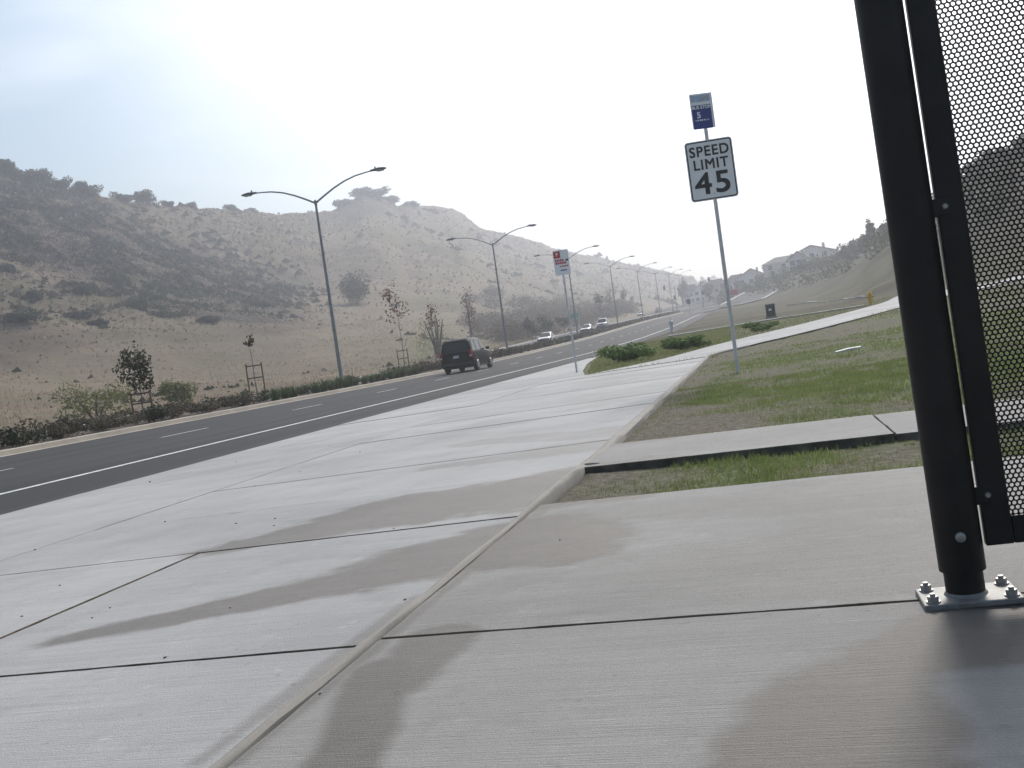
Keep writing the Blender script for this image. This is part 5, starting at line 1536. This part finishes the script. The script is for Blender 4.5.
for i, (px, wpx, dist) in enumerate(((682, 12, 410), (708, 12, 375), (726, 12, 350), (743, 12, 330), (778, 12, 295), (808, 11, 270), (760, 11, 310))):
    ftree(px, 292, 279 + (i % 3) * 2, wpx, dist, 410 + i, 'leaf_oak', ['hazy tree at the left end of the house row', 'hazy tree below the farthest houses', 'hazy tree left of the tan house', 'dark tree below the tan house', 'dark tree below the cream house', 'dark tree in front of the largest house', 'dark tree below the white gabled house'][i], 'trees below the hillside houses')

# ------------------------------------------------------------------ signs and signals at the junction
def small_sign(name, px, pb, ptp, dist, w, h, mat, label, cat='road sign', legs=1):
    p = at_y(px, pb, dist); gz = g1(p.x, p.y); H = max(2.0, at_y(px, ptp, dist).z - gz)
    o = tag(empty(name, (p.x, p.y, gz), -ROAD_A), label, cat)
    for k in range(legs):
        mb = MB(); x = 0 if legs == 1 else (k - .5) * w * .7; mb.tube([(x, 0, -.2), (x, 0, H)], .05, 8); mb.build('post', M['galv'], o)
    mb, _ = rplate(w, h, .05, .02); q = mb.build('board', mat, o); q.location = (0, -.07, H - h / 2)
    border(w, h, .05, .06, .06, -.014).build('border', M['sign_white'], q)
    return o
b = at_t(577, 335, -38.5); small_sign('guide_sign', 577, 333, 312, b.y, 2.4, 1.5, M['sign_green'], 'green guide sign beyond the far carriageway behind the parking sign', legs=2)
small_sign('stop_sign', 735, 306, 289, 240, 2.6, 1.5, M['sign_red'], 'red banner sign on posts by the far side street', 'sign', 2)
def signal(px, pb, ptp, dist, arm, label, lit):
    p = at_y(px, pb, dist); gz = g1(p.x, p.y); H = max(4.0, at_y(px, ptp, dist).z - gz)
    o = tag(empty('traffic_signal', (p.x, p.y, gz), -ROAD_A), label, 'traffic light', 'signals at the far junction')
    mb = MB(); mb.tube([(0, 0, -.2), (0, 0, H)], [.14, .1], 10); mb.build('pole', M['lamp_metal'], o)
    pts = [(0, 0, H * .9), (arm * .5, 0, H * .97), (arm, 0, H)]
    mb = MB(); mb.tube(pts, [.09, .07, .05], 8); mb.build('arm', M['lamp_metal'], o)
    for x in (0.35 * (1 if arm > 0 else -1), arm):
        z = H * .55 if abs(x) < .5 else H - .1
        mb = MB(); mb.box((x, -.2, z), (.5, .3, 1.3)); hd = mb.build('signal_head', M['trim'], o)
        for k, m_ in enumerate(('sig_red', 'trim', 'green_box')):
            mb = MB(); mb.tube([(x, -.35, z + .4 - k * .4), (x, -.39, z + .4 - k * .4)], .15, 12); mb.build('signal_lens', M[m_], hd)
    return o
signal(676, 300, 286, 300, -3, 'pair of dark signal heads near the end of the median', True)
signal(703, 303, 280, 285, 2.5, 'traffic signal showing red in front of the hazy houses', True)
p = at_t(690, 322, -20.5 + 0); 
p = at_y(691, 320, 190); gz = g1(p.x, p.y); o = tag(empty('keep_right_sign', (p.x, p.y, gz), -ROAD_A), 'thin post with a small dark sign at the nose of the median', 'road sign')
mb = MB(); mb.tube([(0, 0, -.2), (0, 0, 3.2)], .05, 8); mb.build('post', M['galv'], o)
mb, _ = rplate(.7, .9, .05, .02); q = mb.build('board', M['lamp_head'], o); q.location = (0, -.07, 2.9)

# ------------------------------------------------------------------ haze
mb = MB(); mb.box((0, 0, 82), (3300, 3300, 178))
hz_ = mb.build('haze', [])
m = bpy.data.materials.new('haze'); m.use_nodes = True; nt = m.node_tree; nt.nodes.clear()
out = nt.nodes.new('ShaderNodeOutputMaterial'); pv = nt.nodes.new('ShaderNodeVolumePrincipled')
pv.inputs['Color'].default_value = (0.86, 0.90, 1.0, 1); pv.inputs['Density'].default_value = HAZE_DENSITY; pv.inputs['Anisotropy'].default_value = 0.62
nt.links.new(pv.outputs[0], out.inputs['Volume'])
hz_.data.materials.append(m)
tag(hz_, 'thin pale haze over the whole valley', 'haze', kind='stuff')
bpy.context.view_layer.update()
print('GROUND z range', GZ.min(), GZ.max(), 'tris', sum(len(o.data.polygons) for o in bpy.data.objects if o.type == 'MESH'))
